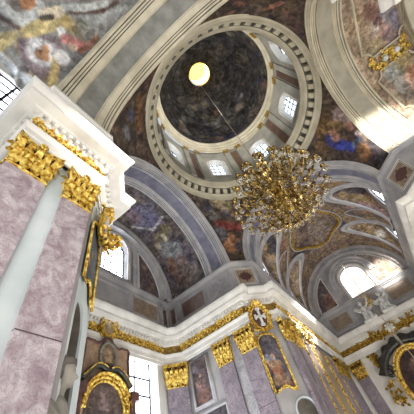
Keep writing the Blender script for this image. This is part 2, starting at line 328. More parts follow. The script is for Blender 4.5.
def T(name): return FRESCO.get(name, ())
FRESCO = {}
FRESCO = {
 'pend_left': [((-5.84, 3.67, 18.15),(-4.67, 4.89, 18.22),0.41,(0.52, 0.36, 0.2)), ((-5.76, 4.41, 17.52),(-5.51, 4.6, 17.61),0.26,(0.32, 0.33, 0.46)), ((-5.41, 5.18, 16.94),(-5.06, 5.4, 17.07),0.32,(0.44, 0.46, 0.5)), ((-6.3, 5.09, 15.43),(-5.96, 5.28, 15.74),0.23,(0.56, 0.43, 0.36)), ((-3.89, 5.7, 17.94),(-3.19, 5.77, 18.4),0.42,(0.42, 0.34, 0.29)), ((-6.1, 3.16, 18.24),(-6.15, 2.79, 18.43),0.34,(0.36, 0.27, 0.25)), ((-6.12, 4.84, 16.36),(-5.87, 4.98, 16.56),0.25,(0.3, 0.26, 0.24)), ((-2.57, 6.01, 18.46),(-2.57, 6.01, 18.46),0.37,(0.36, 0.27, 0.24)), ((-6.04, 3.95, 17.65),(-5.87, 4.05, 17.76),0.20,(0.4, 0.38, 0.3)), ((-6.33, 2.29, 18.5),(-6.33, 1.48, 18.79),0.34,(0.4, 0.28, 0.24))],
 'pend_front': [((3.73, 4.97, 18.87),(4.61, 4.43, 18.6),0.61,(0.62, 0.56, 0.42)), ((3.22, 5.63, 18.49),(3.64, 5.62, 18.18),0.51,(0.3, 0.29, 0.33)), ((3.97, 5.66, 17.85),(4.32, 5.59, 17.57),0.42,(0.46, 0.44, 0.43)), ((4.63, 5.65, 17.12),(5.82, 4.66, 16.81),0.38,(0.55, 0.22, 0.18)), ((5.51, 5.47, 15.96),(5.51, 5.78, 15.09),0.50,(0.66, 0.45, 0.28)), ((5.22, 5.99, 15.29),(5.92, 5.14, 15.74),0.24,(0.62, 0.42, 0.28)), ((6.13, 5.1, 15.2),(6.13, 5.1, 15.2),0.58,(0.33, 0.31, 0.36)), ((4.79, 5.85, 16.56),(5.08, 5.79, 16.15),0.41,(0.4, 0.38, 0.42)), ((2.41, 5.89, 18.66),(2.83, 5.85, 18.48),0.33,(0.42, 0.36, 0.32)), ((4.7, 4.89, 18.03),(5.03, 4.82, 17.72),0.26,(0.34, 0.32, 0.36)), ((5.35, 4.37, 17.84),(5.77, 4.17, 17.49),0.26,(0.6, 0.48, 0.36)), ((1.87, 6.06, 18.7),(1.87, 6.06, 18.7),0.25,(0.42, 0.34, 0.3))],
 'pend_right': [((5.25, -6.04, 15.03),(5.34, -6.06, 14.54),0.82,(0.24, 0.22, 0.27)), ((2.51, -6.12, 18.33),(2.92, -6.04, 18.2),0.42,(0.36, 0.29, 0.24)), ((4.44, -4.69, 18.51),(4.05, -5.07, 18.47),0.53,(0.5, 0.38, 0.18)), ((3.32, -5.5, 18.57),(3.71, -5.35, 18.44),0.35,(0.4, 0.3, 0.2)), ((3.45, -5.93, 17.96),(3.82, -5.79, 17.82),0.34,(0.64, 0.54, 0.52)), ((3.81, -6.04, 17.5),(4.06, -6.02, 17.26),0.30,(0.64, 0.56, 0.53)), ((4.21, -5.45, 17.88),(4.29, -5.53, 17.69),0.35,(0.52, 0.42, 0.24)), ((4.28, -5.9, 17.18),(4.46, -5.9, 16.95),0.26,(0.58, 0.42, 0.36)), ((5.31, -4.9, 17.27),(5.52, -5.21, 16.44),0.43,(0.16, 0.24, 0.66)), ((4.86, -4.78, 17.97),(5.21, -4.6, 17.76),0.26,(0.16, 0.2, 0.52)), ((4.66, -5.09, 17.83),(4.97, -5.04, 17.54),0.31,(0.66, 0.48, 0.37)), ((5.04, -5.77, 16.27),(5.39, -5.53, 16.07),0.34,(0.38, 0.44, 0.54)), ((5.45, -5.65, 15.65),(5.76, -5.46, 15.31),0.42,(0.6, 0.42, 0.25)), ((4.73, -5.94, 16.48),(4.67, -6.13, 16.2),0.17,(0.68, 0.62, 0.6)), ((4.84, -5.74, 16.67),(5.0, -5.67, 16.53),0.25,(0.34, 0.24, 0.22)), ((5.84, -4.8, 16.56),(5.92, -4.92, 16.19),0.34,(0.3, 0.24, 0.24)), ((5.21, -3.97, 18.39),(5.53, -3.96, 18.02),0.36,(0.44, 0.33, 0.2))],
 'pend_rear': [((-4.73, -4.73, 18.34),(-4.57, -5.36, 17.74),0.14,(0.66, 0.44, 0.36)), ((-5.75, -3.11, 18.67),(-5.69, -3.25, 18.63),0.14,(0.52, 0.36, 0.28)), ((-5.94, -3.56, 18.12),(-5.76, -3.73, 18.19),0.17,(0.54, 0.36, 0.26)), ((-5.3, -4.05, 18.42),(-4.83, -4.38, 18.61),0.28,(0.36, 0.28, 0.28)), ((-3.68, -5.65, 18.18),(-2.71, -5.91, 18.52),0.29,(0.38, 0.28, 0.26)), ((-4.1, -5.47, 18.05),(-3.91, -5.58, 18.08),0.18,(0.5, 0.36, 0.3)), ((-5.31, -3.76, 18.67),(-5.1, -3.88, 18.8),0.14,(0.42, 0.36, 0.38)), ((-2.23, -5.94, 18.73),(-2.23, -5.94, 18.73),0.31,(0.3, 0.24, 0.26))],
 't_vault': [((0.53, 9.72, 18.69),(0.89, 9.87, 18.64),1.19,(0.45, 0.43, 0.53)), ((-0.13, 10.35, 18.72),(0.37, 10.55, 18.71),0.51,(0.5, 0.41, 0.45)), ((1.05, 9.7, 18.61),(1.5, 9.71, 18.49),0.51,(0.4, 0.39, 0.52)), ((-1.35, 9.88, 18.54),(-0.77, 10.09, 18.66),0.41,(0.36, 0.28, 0.33)), ((0.61, 8.29, 18.68),(1.54, 8.55, 18.48),0.42,(0.36, 0.33, 0.34)), ((2.76, 10.2, 17.91),(2.57, 9.35, 18.03),0.53,(0.5, 0.46, 0.32)), ((2.72, 9.83, 17.94),(3.11, 9.9, 17.67),0.17,(0.72, 0.68, 0.58)), ((3.11, 10.78, 17.67),(3.39, 10.85, 17.44),0.27,(0.68, 0.62, 0.5)), ((3.67, 10.26, 17.17),(4.02, 9.76, 16.77),0.79,(0.54, 0.56, 0.58)), ((4.27, 10.58, 16.43),(4.53, 10.66, 15.99),0.44,(0.54, 0.4, 0.33)), ((4.36, 9.71, 16.28),(4.62, 9.71, 15.8),0.43,(0.5, 0.42, 0.42)), ((4.91, 10.01, 15.04),(5.02, 9.98, 14.59),0.42,(0.44, 0.36, 0.32)), ((4.81, 10.7, 15.35),(4.93, 10.65, 14.98),0.35,(0.44, 0.35, 0.32)), ((0.8, 11.22, 18.66),(1.99, 10.2, 18.32),0.11,(0.72, 0.7, 0.7)), ((1.99, 10.2, 18.32),(1.63, 8.85, 18.45),0.11,(0.72, 0.7, 0.7)), ((2.39, 8.51, 18.13),(3.24, 8.51, 17.56),0.43,(0.38, 0.34, 0.33)), ((4.15, 8.84, 16.6),(4.75, 8.94, 15.52),0.34,(0.4, 0.36, 0.42))],
 'r_vault': [((0.08, -10.74, 18.72),(0.52, -10.82, 18.69),0.71,(0.6, 0.58, 0.62)), ((0.78, -10.34, 18.66),(1.22, -10.57, 18.57),0.40,(0.76, 0.6, 0.54)), ((0.38, -10.07, 18.71),(0.72, -10.09, 18.67),0.26,(0.86, 0.8, 0.74)), ((0.02, -9.36, 18.72),(0.46, -9.5, 18.7),0.43,(0.74, 0.64, 0.52)), ((-0.67, -9.13, 18.68),(-0.15, -9.14, 18.72),0.42,(0.68, 0.57, 0.43)), ((-0.73, -9.92, 18.67),(-0.29, -10.1, 18.71),0.43,(0.57, 0.4, 0.34)), ((1.38, -10.77, 18.53),(1.75, -10.74, 18.41),0.45,(0.56, 0.47, 0.5)), ((1.16, -9.37, 18.59),(1.6, -9.85, 18.46),0.44,(0.68, 0.6, 0.45)), ((0.64, -11.31, 18.68),(1.22, -11.24, 18.57),0.27,(0.5, 0.5, 0.62)), ((0.2, -10.25, 18.72),(0.43, -10.38, 18.7),0.26,(0.5, 0.36, 0.34)), ((3.31, -9.83, 17.51),(3.63, -9.93, 17.21),0.63,(0.62, 0.64, 0.62)), ((3.93, -10.21, 16.88),(4.19, -10.08, 16.54),0.41,(0.82, 0.66, 0.58)), ((3.19, -10.48, 17.61),(3.42, -10.54, 17.41),0.46,(0.6, 0.56, 0.4)), ((3.76, -10.67, 17.07),(3.92, -10.56, 16.89),0.36,(0.74, 0.52, 0.4)), ((4.2, -9.54, 16.53),(4.45, -9.43, 16.13),0.35,(0.54, 0.48, 0.44)), ((3.79, -9.63, 17.04),(4.09, -9.54, 16.68),0.36,(0.66, 0.64, 0.6)), ((2.25, -10.18, 18.2),(3.05, -10.73, 17.71),0.45,(0.64, 0.56, 0.36)), ((2.36, -10.94, 18.14),(2.63, -11.03, 17.99),0.37,(0.62, 0.54, 0.4))],
 'n_vault': [((-12.52, 5.11, 17.59),(-11.62, 4.99, 17.65),0.23,(0.8, 0.81, 0.8)), ((-11.62, 4.99, 17.65),(-11.61, 3.97, 18.06),0.23,(0.8, 0.81, 0.8)), ((-11.95, 4.37, 17.92),(-11.91, 4.19, 17.98),0.27,(0.74, 0.48, 0.24)), ((-12.2, 4.75, 17.76),(-12.09, 4.72, 17.77),0.20,(0.45, 0.4, 0.36)), ((-12.28, 5.54, 17.6),(-11.55, 5.31, 17.49),0.12,(0.34, 0.25, 0.23)), ((-10.69, 3.21, 18.29),(-10.24, 2.75, 18.4),0.10,(0.36, 0.24, 0.2)), ((-10.24, 2.75, 18.4),(-9.81, 1.94, 18.55),0.10,(0.36, 0.24, 0.2)), ((-9.81, 1.94, 18.55),(-9.62, 1.18, 18.65),0.10,(0.36, 0.24, 0.2)), ((-10.99, 3.29, 18.27),(-10.41, 2.6, 18.44),0.15,(0.76, 0.77, 0.76)), ((-10.41, 2.6, 18.44),(-9.93, 1.66, 18.59),0.15,(0.76, 0.77, 0.76)), ((-10.19, 3.01, 18.34),(-9.57, 2.22, 18.51),0.20,(0.64, 0.65, 0.64)), ((-9.57, 2.22, 18.51),(-9.4, 1.42, 18.62),0.20,(0.64, 0.65, 0.64)), ((-11.15, 5.83, 17.23),(-10.98, 5.85, 17.17),0.26,(0.62, 0.52, 0.36)), ((-10.43, 6.39, 16.79),(-10.25, 6.43, 16.76),0.22,(0.42, 0.36, 0.38)), ((-9.64, 6.0, 17.08),(-9.72, 5.78, 17.22),0.26,(0.74, 0.62, 0.36)), ((-10.98, 5.63, 17.31),(-11.03, 5.33, 17.47),0.33,(0.5, 0.43, 0.42)), ((-10.21, 4.62, 17.82),(-10.05, 4.81, 17.73),0.26,(0.5, 0.42, 0.42)), ((-10.07, 6.14, 16.98),(-9.86, 6.16, 16.97),0.26,(0.52, 0.44, 0.42)), ((-10.34, 5.38, 17.45),(-10.34, 5.38, 17.45),0.98,(0.5, 0.42, 0.46)), ((-10.34, 5.38, 17.45),(-10.34, 5.38, 17.45),0.81,(0.62, 0.54, 0.56)), ((-10.38, 5.36, 17.46),(-10.38, 5.36, 17.46),0.65,(0.84, 0.84, 0.84)), ((-10.4, 5.51, 17.38),(-10.22, 5.43, 17.42),0.22,(0.74, 0.5, 0.24)), ((-10.45, 5.14, 17.57),(-10.37, 5.18, 17.56),0.17,(0.74, 0.5, 0.26)), ((-10.56, 5.44, 17.42),(-10.48, 5.41, 17.43),0.10,(0.5, 0.34, 0.2)), ((-11.74, 6.42, 17.52),(-11.07, 4.61, 17.82),0.31,(0.8, 0.72, 0.46)), ((-11.07, 4.61, 17.82),(-10.7, 3.73, 18.14),0.30,(0.8, 0.72, 0.46)), ((-10.6, 3.59, 18.18),(-10.24, 3.64, 18.17),0.29,(0.72, 0.62, 0.36)), ((-9.87, 5.1, 17.59),(-9.26, 6.14, 16.98),0.21,(0.82, 0.71, 0.42)), ((-11.5, 6.8, 17.43),(-9.92, 6.43, 16.76),0.18,(0.7, 0.59, 0.36)), ((-11.86, 6.24, 17.55),(-10.88, 3.64, 18.17),0.05,(0.5, 0.42, 0.28)), ((-9.73, 4.94, 17.67),(-9.73, 4.94, 17.67),0.37,(0.92, 0.91, 0.9)), ((-10.46, 4.1, 18.02),(-10.33, 4.2, 17.98),0.17,(0.88, 0.88, 0.88)), ((-10.12, 4.2, 17.98),(-9.45, 3.85, 18.1),0.25,(0.76, 0.46, 0.42)), ((-9.8, 4.26, 17.96),(-9.66, 4.22, 17.97),0.15,(0.82, 0.7, 0.6)), ((-9.37, 4.15, 18.0),(-9.26, 3.09, 18.32),0.13,(0.62, 0.4, 0.28)), ((-9.36, 3.61, 18.18),(-9.13, 3.6, 18.18),0.16,(0.7, 0.5, 0.42)), ((-10.17, 3.18, 18.3),(-9.96, 3.17, 18.3),0.20,(0.46, 0.46, 0.38)), ((-11.3, 4.12, 18.01),(-10.97, 3.51, 18.21),0.24,(0.86, 0.8, 0.68)), ((-11.26, 4.3, 17.94),(-11.03, 3.96, 18.07),0.11,(0.2, 0.16, 0.14)), ((-10.08, 3.57, 18.19),(-9.81, 3.63, 18.17),0.20,(0.48, 0.44, 0.34)), ((-9.58, 3.35, 18.26),(-9.57, 3.07, 18.33),0.17,(0.46, 0.44, 0.4)), ((-11.4, 6.93, 17.38),(-9.92, 6.6, 16.63),0.28,(0.86, 0.89, 0.92))],
 'choir_vault': [((14.19, -0.53, 18.67),(15.55, -0.68, 18.65),1.03,(0.58, 0.52, 0.48)), ((14.45, -2.49, 18.05),(15.97, -2.44, 18.08),0.57,(0.44, 0.38, 0.46)), ((14.62, 1.53, 18.46),(15.83, 1.6, 18.44),0.69,(0.42, 0.35, 0.36)), ((17.65, -0.38, 18.69),(18.51, -0.77, 18.64),0.63,(0.58, 0.48, 0.42)), ((12.02, 0.71, 18.65),(12.87, 0.64, 18.66),0.54,(0.4, 0.34, 0.32)), ((16.62, 1.26, 18.54),(17.65, 0.9, 18.62),0.49,(0.6, 0.52, 0.46)), ((12.31, -1.84, 18.36),(12.9, -2.25, 18.18),0.43,(0.48, 0.4, 0.4)), ((12.13, 2.95, 17.76),(12.72, 3.7, 17.11),0.48,(0.64, 0.46, 0.38)), ((12.11, -3.77, 17.03),(12.03, -5.01, 14.64),0.52,(0.66, 0.53, 0.53)), ((11.57, -4.28, 16.45),(11.71, -4.5, 16.06),0.31,(0.52, 0.4, 0.44)), ((9.04, 3.15, 17.61),(11.22, 3.92, 17.13),0.58,(0.18, 0.2, 0.29)), ((14.64, 3.5, 17.31),(15.46, 2.18, 18.21),0.45,(0.22, 0.22, 0.29)), ((9.74, -3.07, 17.67),(11.1, -5.02, 17.29),0.44,(0.24, 0.24, 0.3)), ((11.11, -4.06, 17.27),(11.23, -4.47, 17.11),0.27,(0.5, 0.42, 0.22)), ((15.76, -2.96, 17.77),(15.76, -2.96, 17.77),0.31,(0.66, 0.54, 0.2)), ((17.02, -4.73, 16.31),(17.02, -4.73, 16.31),0.43,(0.8, 0.78, 0.72)), ((11.8, 4.68, 15.79),(12.4, 4.19, 16.51),0.30,(0.6, 0.5, 0.24)), ((8.25, 2.5, 18.04),(8.25, 2.5, 18.04),0.38,(0.5, 0.47, 0.42))],
}


# ------------------------------------------------------------------ the setting: piers, walls, floor
A = 6.2
PF = [(6.2, 5.0), (5.0, 6.2)]                 # chamfer of the pier ahead
LP = [(-5.45, 6.1), (-6.55, 5.0)]             # chamfer of the pier beside the camera

o = MB().box(-18, 21, -14, 14, -0.3, 0).build('floor', FLOORM); struct(o)

w = MB().prism([(20.9, 5), (6.2, 5), (5, 6.2), (5, 13.1), (6, 13.1), (6, 6.7), (6.7, 6), (20.9, 6)], 0, 11.2, skip=(1,))
struct(w.build('wall_choir_north', WALLG))
w = MB().prism([(-5.45, 13.1), (-5.45, 6.1), (-6.55, 5), (-8.9, 5), (-8.9, 8), (-7.2, 8), (-6.3, 8), (-6.3, 13.1)], 0, 11.2, skip=(1,))
struct(w.build('wall_nave_pier', WALLG))
w = MB().prism([(5, -13), (5, -6.2), (6.2, -5), (20.9, -5), (20.9, -6), (6.7, -6), (6, -6.7), (6, -13)], 0, 11.2)
struct(w.build('wall_choir_south', WALLG))
w = MB().prism([(-9.1, -5), (-6.2, -5), (-5, -6.2), (-5, -13), (-6, -13), (-6, -7.2), (-9.1, -7.2)], 0, 11.2)
struct(w.build('wall_nave_south', WALLG))

def wall_with_hole(name, mat, M, w0, w1, z0, z1, c, hw, s0, zs, depth, arched=True, extra=0.0):
    """flat wall in local x-z (front at y=0, room on +y) with an opening and its reveal going back to -depth"""
    mb = MB()
    n = 14
    if arched:
        arc = [(c + hw * cos(pi - pi * i / n), zs + hw * sin(pi - pi * i / n)) for i in range(n + 1)]
    else:
        arc = [(c - hw, zs), (c + hw, zs)]
    mb.add([(w0, 0, z0), (c - hw, 0, z0), (c - hw, 0, z1), (w0, 0, z1)], [(0, 1, 2, 3)], M)
    mb.add([(c + hw, 0, z0), (w1, 0, z0), (w1, 0, z1), (c + hw, 0, z1)], [(0, 1, 2, 3)], M)
    if s0 > z0: mb.add([(c - hw, 0, z0), (c + hw, 0, z0), (c + hw, 0, s0), (c - hw, 0, s0)], [(0, 1, 2, 3)], M)
    for i in range(len(arc) - 1):
        (xa, za), (xb, zb) = arc[i], arc[i + 1]
        mb.add([(xa, 0, za), (xb, 0, zb), (xb, 0, z1), (xa, 0, z1)], [(0, 1, 2, 3)], M)
    loop = [(c - hw, s0)] + arc + [(c + hw, s0)]
    k = (hw - extra) / hw
    bk = [(c + (x - c) * k, z if not extra else s0 + (z - s0) * (1 - extra * 0.5 / max(.1, zs - s0))) for x, z in loop]
    m = len(loop)
    for i in range(m):
        j = (i + 1) % m
        mb.add([(loop[i][0], 0, loop[i][1]), (loop[j][0], 0, loop[j][1]), (bk[j][0], -depth, bk[j][1]), (bk[i][0], -depth, bk[i][1])], [(0, 1, 2, 3)], M)
    return struct(link_mesh(name, mb.v, mb.f, mat, recalc=False)), bk

def frameM(loc, nx, ny):
    return Matrix.Translation(Vector(loc)) @ Matrix.Rotation(facing(nx, ny), 4, 'Z')

def window(name, M, loop, y, glass, bars, vb, hb, frame=0.05, mat_bar=LEAD):
    """pane on an outline (local x-z) at depth y, with bars clipped to the outline"""
    root = bpy.data.objects.new(name, None); COL.objects.link(root); struct(root)
    link_mesh('pane', [M @ Vector((x, y, z)) for x, z in loop], [tuple(range(len(loop)))], glass, root, recalc=False)
    mb = MB()
    xs = [p[0] for p in loop]; zs = [p[1] for p in loop]
    x0, x1, z0, z1 = min(xs), max(xs), min(zs), max(zs)
    def zmax(x):
        best = z0
        for i in range(len(loop)):
            (xa, za), (xb, zb) = loop[i], loop[(i + 1) % len(loop)]
            if (xa - x) * (xb - x) <= 0 and abs(xa - xb) > 1e-6:
                best = max(best, za + (zb - za) * (x - xa) / (xb - xa))
        return best
    for i in range(1, vb + 1):
        x = x0 + (x1 - x0) * i / (vb + 1)
        mb.box(x - bars, x + bars, y + .02, y + .06, z0, zmax(x), M)
    for i in range(1, hb + 1):
        z = z0 + (z1 - z0) * i / (hb + 1)
        xa = x0 + 1e-3
        while zmax(xa) < z and xa < x1: xa += 0.02
        mb.box(xa, x0 + x1 - xa, y + .02, y + .06, z - bars, z + bars, M)
    mb.build('glazing_bars', mat_bar, root)
    f = MB(); pts = [M @ Vector((x, y + .04, z)) for x, z in loop]
    f.tube(pts + [pts[0]], frame, 6); f.build('frame', mat_bar, root)
    return root

# transept end wall (y = 12.1) in two storeys, each with its window
MT = frameM((0, 12.1, 0), 0, -1)               # local x = -world x
_, lp = wall_with_hole('wall_transept_end', WHITE, MT, -6.2, 6.2, 0, 11.0, -2.35, 1.15, 5.0, 9.25, 0.75, arched=False)
window('window_1', MT, lp, -0.72, WINT, 0.04, 1, 4, 0.05)
_, lp = wall_with_hole('wall_transept_lunette', WALLG, MT, -6.2, 6.2, 11.0, 18.9, 0.05, 1.12, 14.05, 16.55, 0.5)
window('window_2', MT, lp, -0.45, WINT, 0.024, 3, 5, 0.06)
# choir end wall (x = 19.9)
MC = frameM((19.9, 0, 0), -1, 0)               # local x = world y
w = MB().add([(-6.2, 0, 0), (6.2, 0, 0), (6.2, 0, 11.0), (-6.2, 0, 11.0)], [(0, 1, 2, 3)], MC)
struct(w.build('wall_choir_end', WHITE))
_, lp = wall_with_hole('wall_choir_lunette', WALLG, MC, -6.2, 6.2, 11.0, 18.9, -0.35, 1.3, 13.2, 15.5, 0.35)
window('window_3', MC, lp, -0.3, WINC, 0.012, 0, 0, 0.05)
# nave clerestory wall (y = 7.0)
MN = frameM((-13.2, 7.0, 0), 0, -1)
_, lp = wall_with_hole('wall_nave_clerestory', WHITE, MN, -4.2, 4.8, 12.4, 18.6, -2.65, 1.85, 12.6, 14.75, 0.3)
window('window_4', MN, lp, -0.26, WINT, 0.05, 4, 5, 0.05)

# ------------------------------------------------------------------ entablature and attic
ENT = [(4.85, -13), (4.85, -6.2), (5.0, -6.2), (6.2, -5.0), (6.2, -4.85), (19.75, -4.85), (19.75, 4.85), (6.2, 4.85),
       (6.2, 5.0), (5.0, 6.2), (4.85, 6.2), (4.85, 11.2), (4.05, 12.0), (-5.3, 12.0), (-5.3, 6.1), (-5.45, 6.1), (-6.55, 5.0), (-6.55, 4.85), (-8.9, 4.85), (-8.9, 8.0)]
ATT = [(5, -13), (5, -6.2), (6.2, -5), (19.8, -5), (19.8, 5), (6.2, 5), (5, 6.2), (5, 12.0), (-5.45, 12.0), (-5.45, 6.1), (-6.45, 5.0), (-9.05, 5.0), (-9.05, 8.0)]
P_ARCH = [(0, 8.95), (.05, 8.95), (.05, 9.13), (.09, 9.15), (.09, 9.36), (.14, 9.44), (.17, 9.50), (.17, 9.56), (.03, 9.58)]
P_FRIEZE = [(.03, 9.58), (.03, 10.06)]
P_CORN = [(.03, 10.06), (.10, 10.10), (.12, 10.16), (.12, 10.36), (.26, 10.38), (.30, 10.42), (.60, 10.44), (.60, 10.56), (.62, 10.60), (.66, 10.66), (.72, 10.76), (.75, 10.86), (.75, 10.94), (0, 10.99)]
P_ATT = [(.10, 10.95), (.10, 11.22), (.06, 11.28), (.02, 11.36), (0, 11.40), (0, 13.28), (.04, 13.32), (.10, 13.42), (.16, 13.46), (.16, 13.60), (-.5, 13.62)]
groups = [(0, 5, 'trim_1'), (5, 6, 'trim_2'), (6, 11, 'trim_3'), (11, 14, 'trim_4'), (14, 19, 'trim_5')]
ENT2 = [(-8.9, -7.5), (-8.9, -4.85), (-6.2, -4.85), (-6.2, -5.0), (-5.0, -6.2), (-4.85, -6.2), (-4.85, -13)]
ATT2 = [(-9.05, -7.5), (-9.05, -5.0), (-6.2, -5.0), (-5.0, -6.2), (-5.0, -13)]
MAIN = ENT
for a0, a1, nm in groups + [(0, 6, 'trim_19')]:
    ENT = ENT2 if nm == 'trim_19' else MAIN
    r = bpy.data.objects.new(nm, None); COL.objects.link(r); struct(r)
    m = MB(); sweep(m, P_ARCH, ENT, a0, a1); m.build('architrave', WHITE, r)
    m = MB(); sweep(m, P_FRIEZE, ENT, a0, a1); m.build('frieze', WHITE if nm == 'trim_5' else GROUNDF, r)
    m = MB(); sweep(m, P_CORN, ENT, a0, a1); m.build('cornice', WHITE, r)
    m = MB()                                      # dentil blocks under the cornice
    q = miter_path(ENT, .12)
    for i in range(a0, a1):
        p0, p1 = q[i], q[i + 1]; L = (p1 - p0).length
        if L < 0.4: continue
        d = (p1 - p0) / L; n = Vector((-d.y, d.x)); k = max(1, int(L / 0.22))
        for j in range(k):
            c = p0 + d * (L * (j + 0.5) / k)
            Mx = Matrix(((d.x, n.x, 0, c.x), (d.y, n.y, 0, c.y), (0, 0, 1, 0), (0, 0, 0, 1)))
            m.box(-.055, .055, -.01, .12, 10.18, 10.35, Mx)
    m.build('dentil', WHITE, r)
agroups = [(0, 3, 'trim_6'), (3, 4, 'trim_7'), (4, 7, 'trim_8'), (7, 9, 'trim_9'), (9, 12, 'trim_10')]
for a0, a1, nm in agroups + [(0, 4, 'trim_20')]:
    m = MB(); sweep(m, P_ATT, ATT2 if nm == 'trim_20' else ATT, a0, a1); struct(m.build(nm, WHITE if nm in ('trim_10',) else ATTIC))

# ------------------------------------------------------------------ great crossing arches
def arch_frame(axis, s, base):
    def f(ax, r, t):
        return (r * cos(t), s * (base + ax), Z2 + r * sin(t)) if axis == 'y' else (s * (base + ax), r * cos(t), Z2 + r * sin(t))
    return f

def arch_band(mb, f, prof, n=56, t0=0.0, t1=pi):
    mb.grid([[f(ax, r, t0 + (t1 - t0) * i / n) for i in range(n + 1)] for ax, r in prof])

def crossing_arch(label, axis, s, base, W, mm, pm, rw=0.66, r0=5.0):
    t = thing('crossing_arch', label, 'arch')
    f = arch_frame(axis, s, base)
    rib = [(.0, r0 + .45), (0, r0 + .30), (-.06, r0 + .30), (-.06, r0 + .22), (-.02, r0 + .20), (0, r0 + .12), (0, r0 + .07), (.05, r0 + .06), (.05, r0 - .03), (.15, r0 - .03), (.17, r0 + .05), (.20, r0 + .05), (.22, r0 + .01), (.30, r0 + .02), (.31, r0 + .05), (.34, r0 + .05),
           (.36, r0 + .03), (.42, r0 + .02), (.43, r0 + .06), (.46, r0 + .06), (.47, r0 - .03), (rw - .08, r0), (rw - .07, r0 + .06), (rw - .02, r0 + .07), (rw, r0 + .12)]
    m = MB(); arch_band(m, f, rib); m.build('near_rib', mm, t)
    m = MB(); arch_band(m, f, [(W - a, r) for a, r in rib]); m.build('far_rib', mm, t)
    m = MB(); arch_band(m, f, [(rw - .02, r0 + .1), (W - rw + .02, r0 + .1)]); m.build('soffit_panel', pm, t)
    g = MB()
    for a in (.185, .325, .445):
        arch_band(g, f, [(a - .018, r0 + .048), (a + .018, r0 + .048)])
        arch_band(g, f, [(W - a - .018, r0 + .048), (W - a + .018, r0 + .048)])
    g.build('groove_shade', DARKSTRIP, t)  # dark strips stand for shade between the rib mouldings
    return t

crossing_arch('broad cream arch with grey soffit band rising straight above the pink marble pier', 'x', -1, 6.45, 2.6, CREAM, PANELG, 0.85)
crossing_arch('lilac-grey arch leading into the transept with the bright lunette window', 'y', 1, 6.2, 2.1, GREYM, PANELL)
crossing_arch('tall grey-banded cream arch opposite the transept window, beside the gold-framed vault frescoes', 'y', -1, 6.2, 2.1, CREAM, PANELC, 0.6)
crossing_arch('grey arch opening into the choir behind the chandelier', 'x', 1, 6.2, 2.1, GREYM, PANELL)

# ------------------------------------------------------------------ pendentives
def arch_x(z, r=5.28): return sqrt(max(0.0, r * r - (z - Z2) ** 2))
def pendentive(sx, sy, PX, PY, nu=44, nv=44):
    """spherical triangle between the arch in plane x=sx*PX, the arch in plane y=sy*PY and the dome ring"""
    H = 5.27; rows = []
    for i in range(nv + 1):
        z = Z2 + H * (i / nv) ** 0.8
        h = arch_x(z)
        L = Vector((h, PY)); R = Vector((PX, h))
        wgt = ((z - Z2) / H) ** 0.8
        a0 = atan2(L.y, L.x); a1 = atan2(R.y, R.x); row = []
        for j in range(nu + 1):
            u = j / nu; c = L.lerp(R, u); a = a0 + (a1 - a0) * u; rr = L.length * (1 - u) + R.length * u
            p = c * (1 - wgt) + Vector((cos(a), sin(a))) * rr * wgt
            row.append((sx * p.x, sy * p.y, z))
        rows.append(row)
    # close up to the ring
    m = MB(); m.grid(rows)
    return m
FP = fresco_mat('pendentive_fresco', [(.22, .20, .19), (.40, .33, .23), (.28, .25, .25), (.38, .32, .30), (.20, .19, .23), (.44, .37, .28), (.32, .27, .26)], 1.3, 0.42, 2.4, 0.5)
PEN = [('front', 1, 1, A, A), ('right', 1, -1, A, A), ('left', -1, 1, 6.45, A), ('rear', -1, -1, 6.45, A)]
for nm, sx, sy, PX, PY in PEN:
    o = pendentive(sx, sy, PX, PY).build('ceiling_pendentive_' + nm, FP, smooth=True); struct(o)
    paint(o, (.25, .22, .21), (.38, .33, .28), T('pend_' + nm))

# ------------------------------------------------------------------ vaults
# left transept barrel
FT = fresco_mat('transept_fresco', [(.30, .29, .33), (.47, .44, .44), (.36, .31, .28), (.50, .46, .38), (.27, .26, .31), (.42, .38, .40)], 1.4, 0.40, 3.2, 0.45)
def barrel(axis, s, b0, b1, r, n=80, m=40):
    f = arch_frame(axis, s, 0)
    return [[f(b0 + (b1 - b0) * j / m, r, pi * i / n) for i in range(n + 1)] for j in range(m + 1)]
m = MB(); m.grid(barrel('y', 1, 8.2, 12.1, 5.12, 150, 60)); o = struct(m.build('ceiling_transept_vault', FT, smooth=True))
paint(o, (.36, .34, .37), (.50, .47, .45), T('t_vault'))
FR = fresco_mat('south_fresco', [(.48, .42, .38), (.62, .56, .48), (.50, .46, .48), (.66, .58, .46), (.44, .38, .36), (.58, .50, .46)], 1.5, 0.40, 3.2, 0.4)
m = MB(); m.grid(barrel('y', -1, 8.2, 13.4, 5.12, 150, 70)); o = struct(m.build('ceiling_south_vault', FR, smooth=True))
paint(o, (.68, .60, .52), (.78, .70, .60), T('r_vault'))

def groin(x0, x1, R, sev, ny=90, nx=110, ymax=5.4):
    rows = []
    for j in range(nx + 1):
        x = x0 + (x1 - x0) * j / nx; row = []
        h = 0
        for (c, hw, top) in sev:
            u = (x - c) / hw
            if abs(u) < 1: h = max(h, top * sqrt(1 - u * u))
        for i in range(ny + 1):
            t = pi * i / ny
            y = -cos(t) * R; z = Z2 + R * sin(t)
            yy = y
            if abs(y) > R - 1e-6: pass
            zz = max(z, Z2 + h)
            row.append((x, yy, zz))
        e = Z2 + h
        row = [(x, -ymax, e)] + row + [(x, ymax, e)]
        rows.append(row)
    return rows
FC = fresco_mat('choir_fresco', [(.38, .34, .34), (.50, .46, .42), (.56, .44, .22), (.42, .38, .40), (.54, .48, .44), (.34, .30, .32)], 1.6, 0.40, 3.2, 0.45)
SEVC = [(10.3, 1.75, 4.15), (15.7, 1.75, 4.15)]
m = MB(); m.grid(groin(8.2, 19.95, 5.1, SEVC)); o = struct(m.build('ceiling_choir_vault', FC, smooth=True))
paint(o, (.52, .46, .42), (.64, .56, .44), T('choir_vault'))
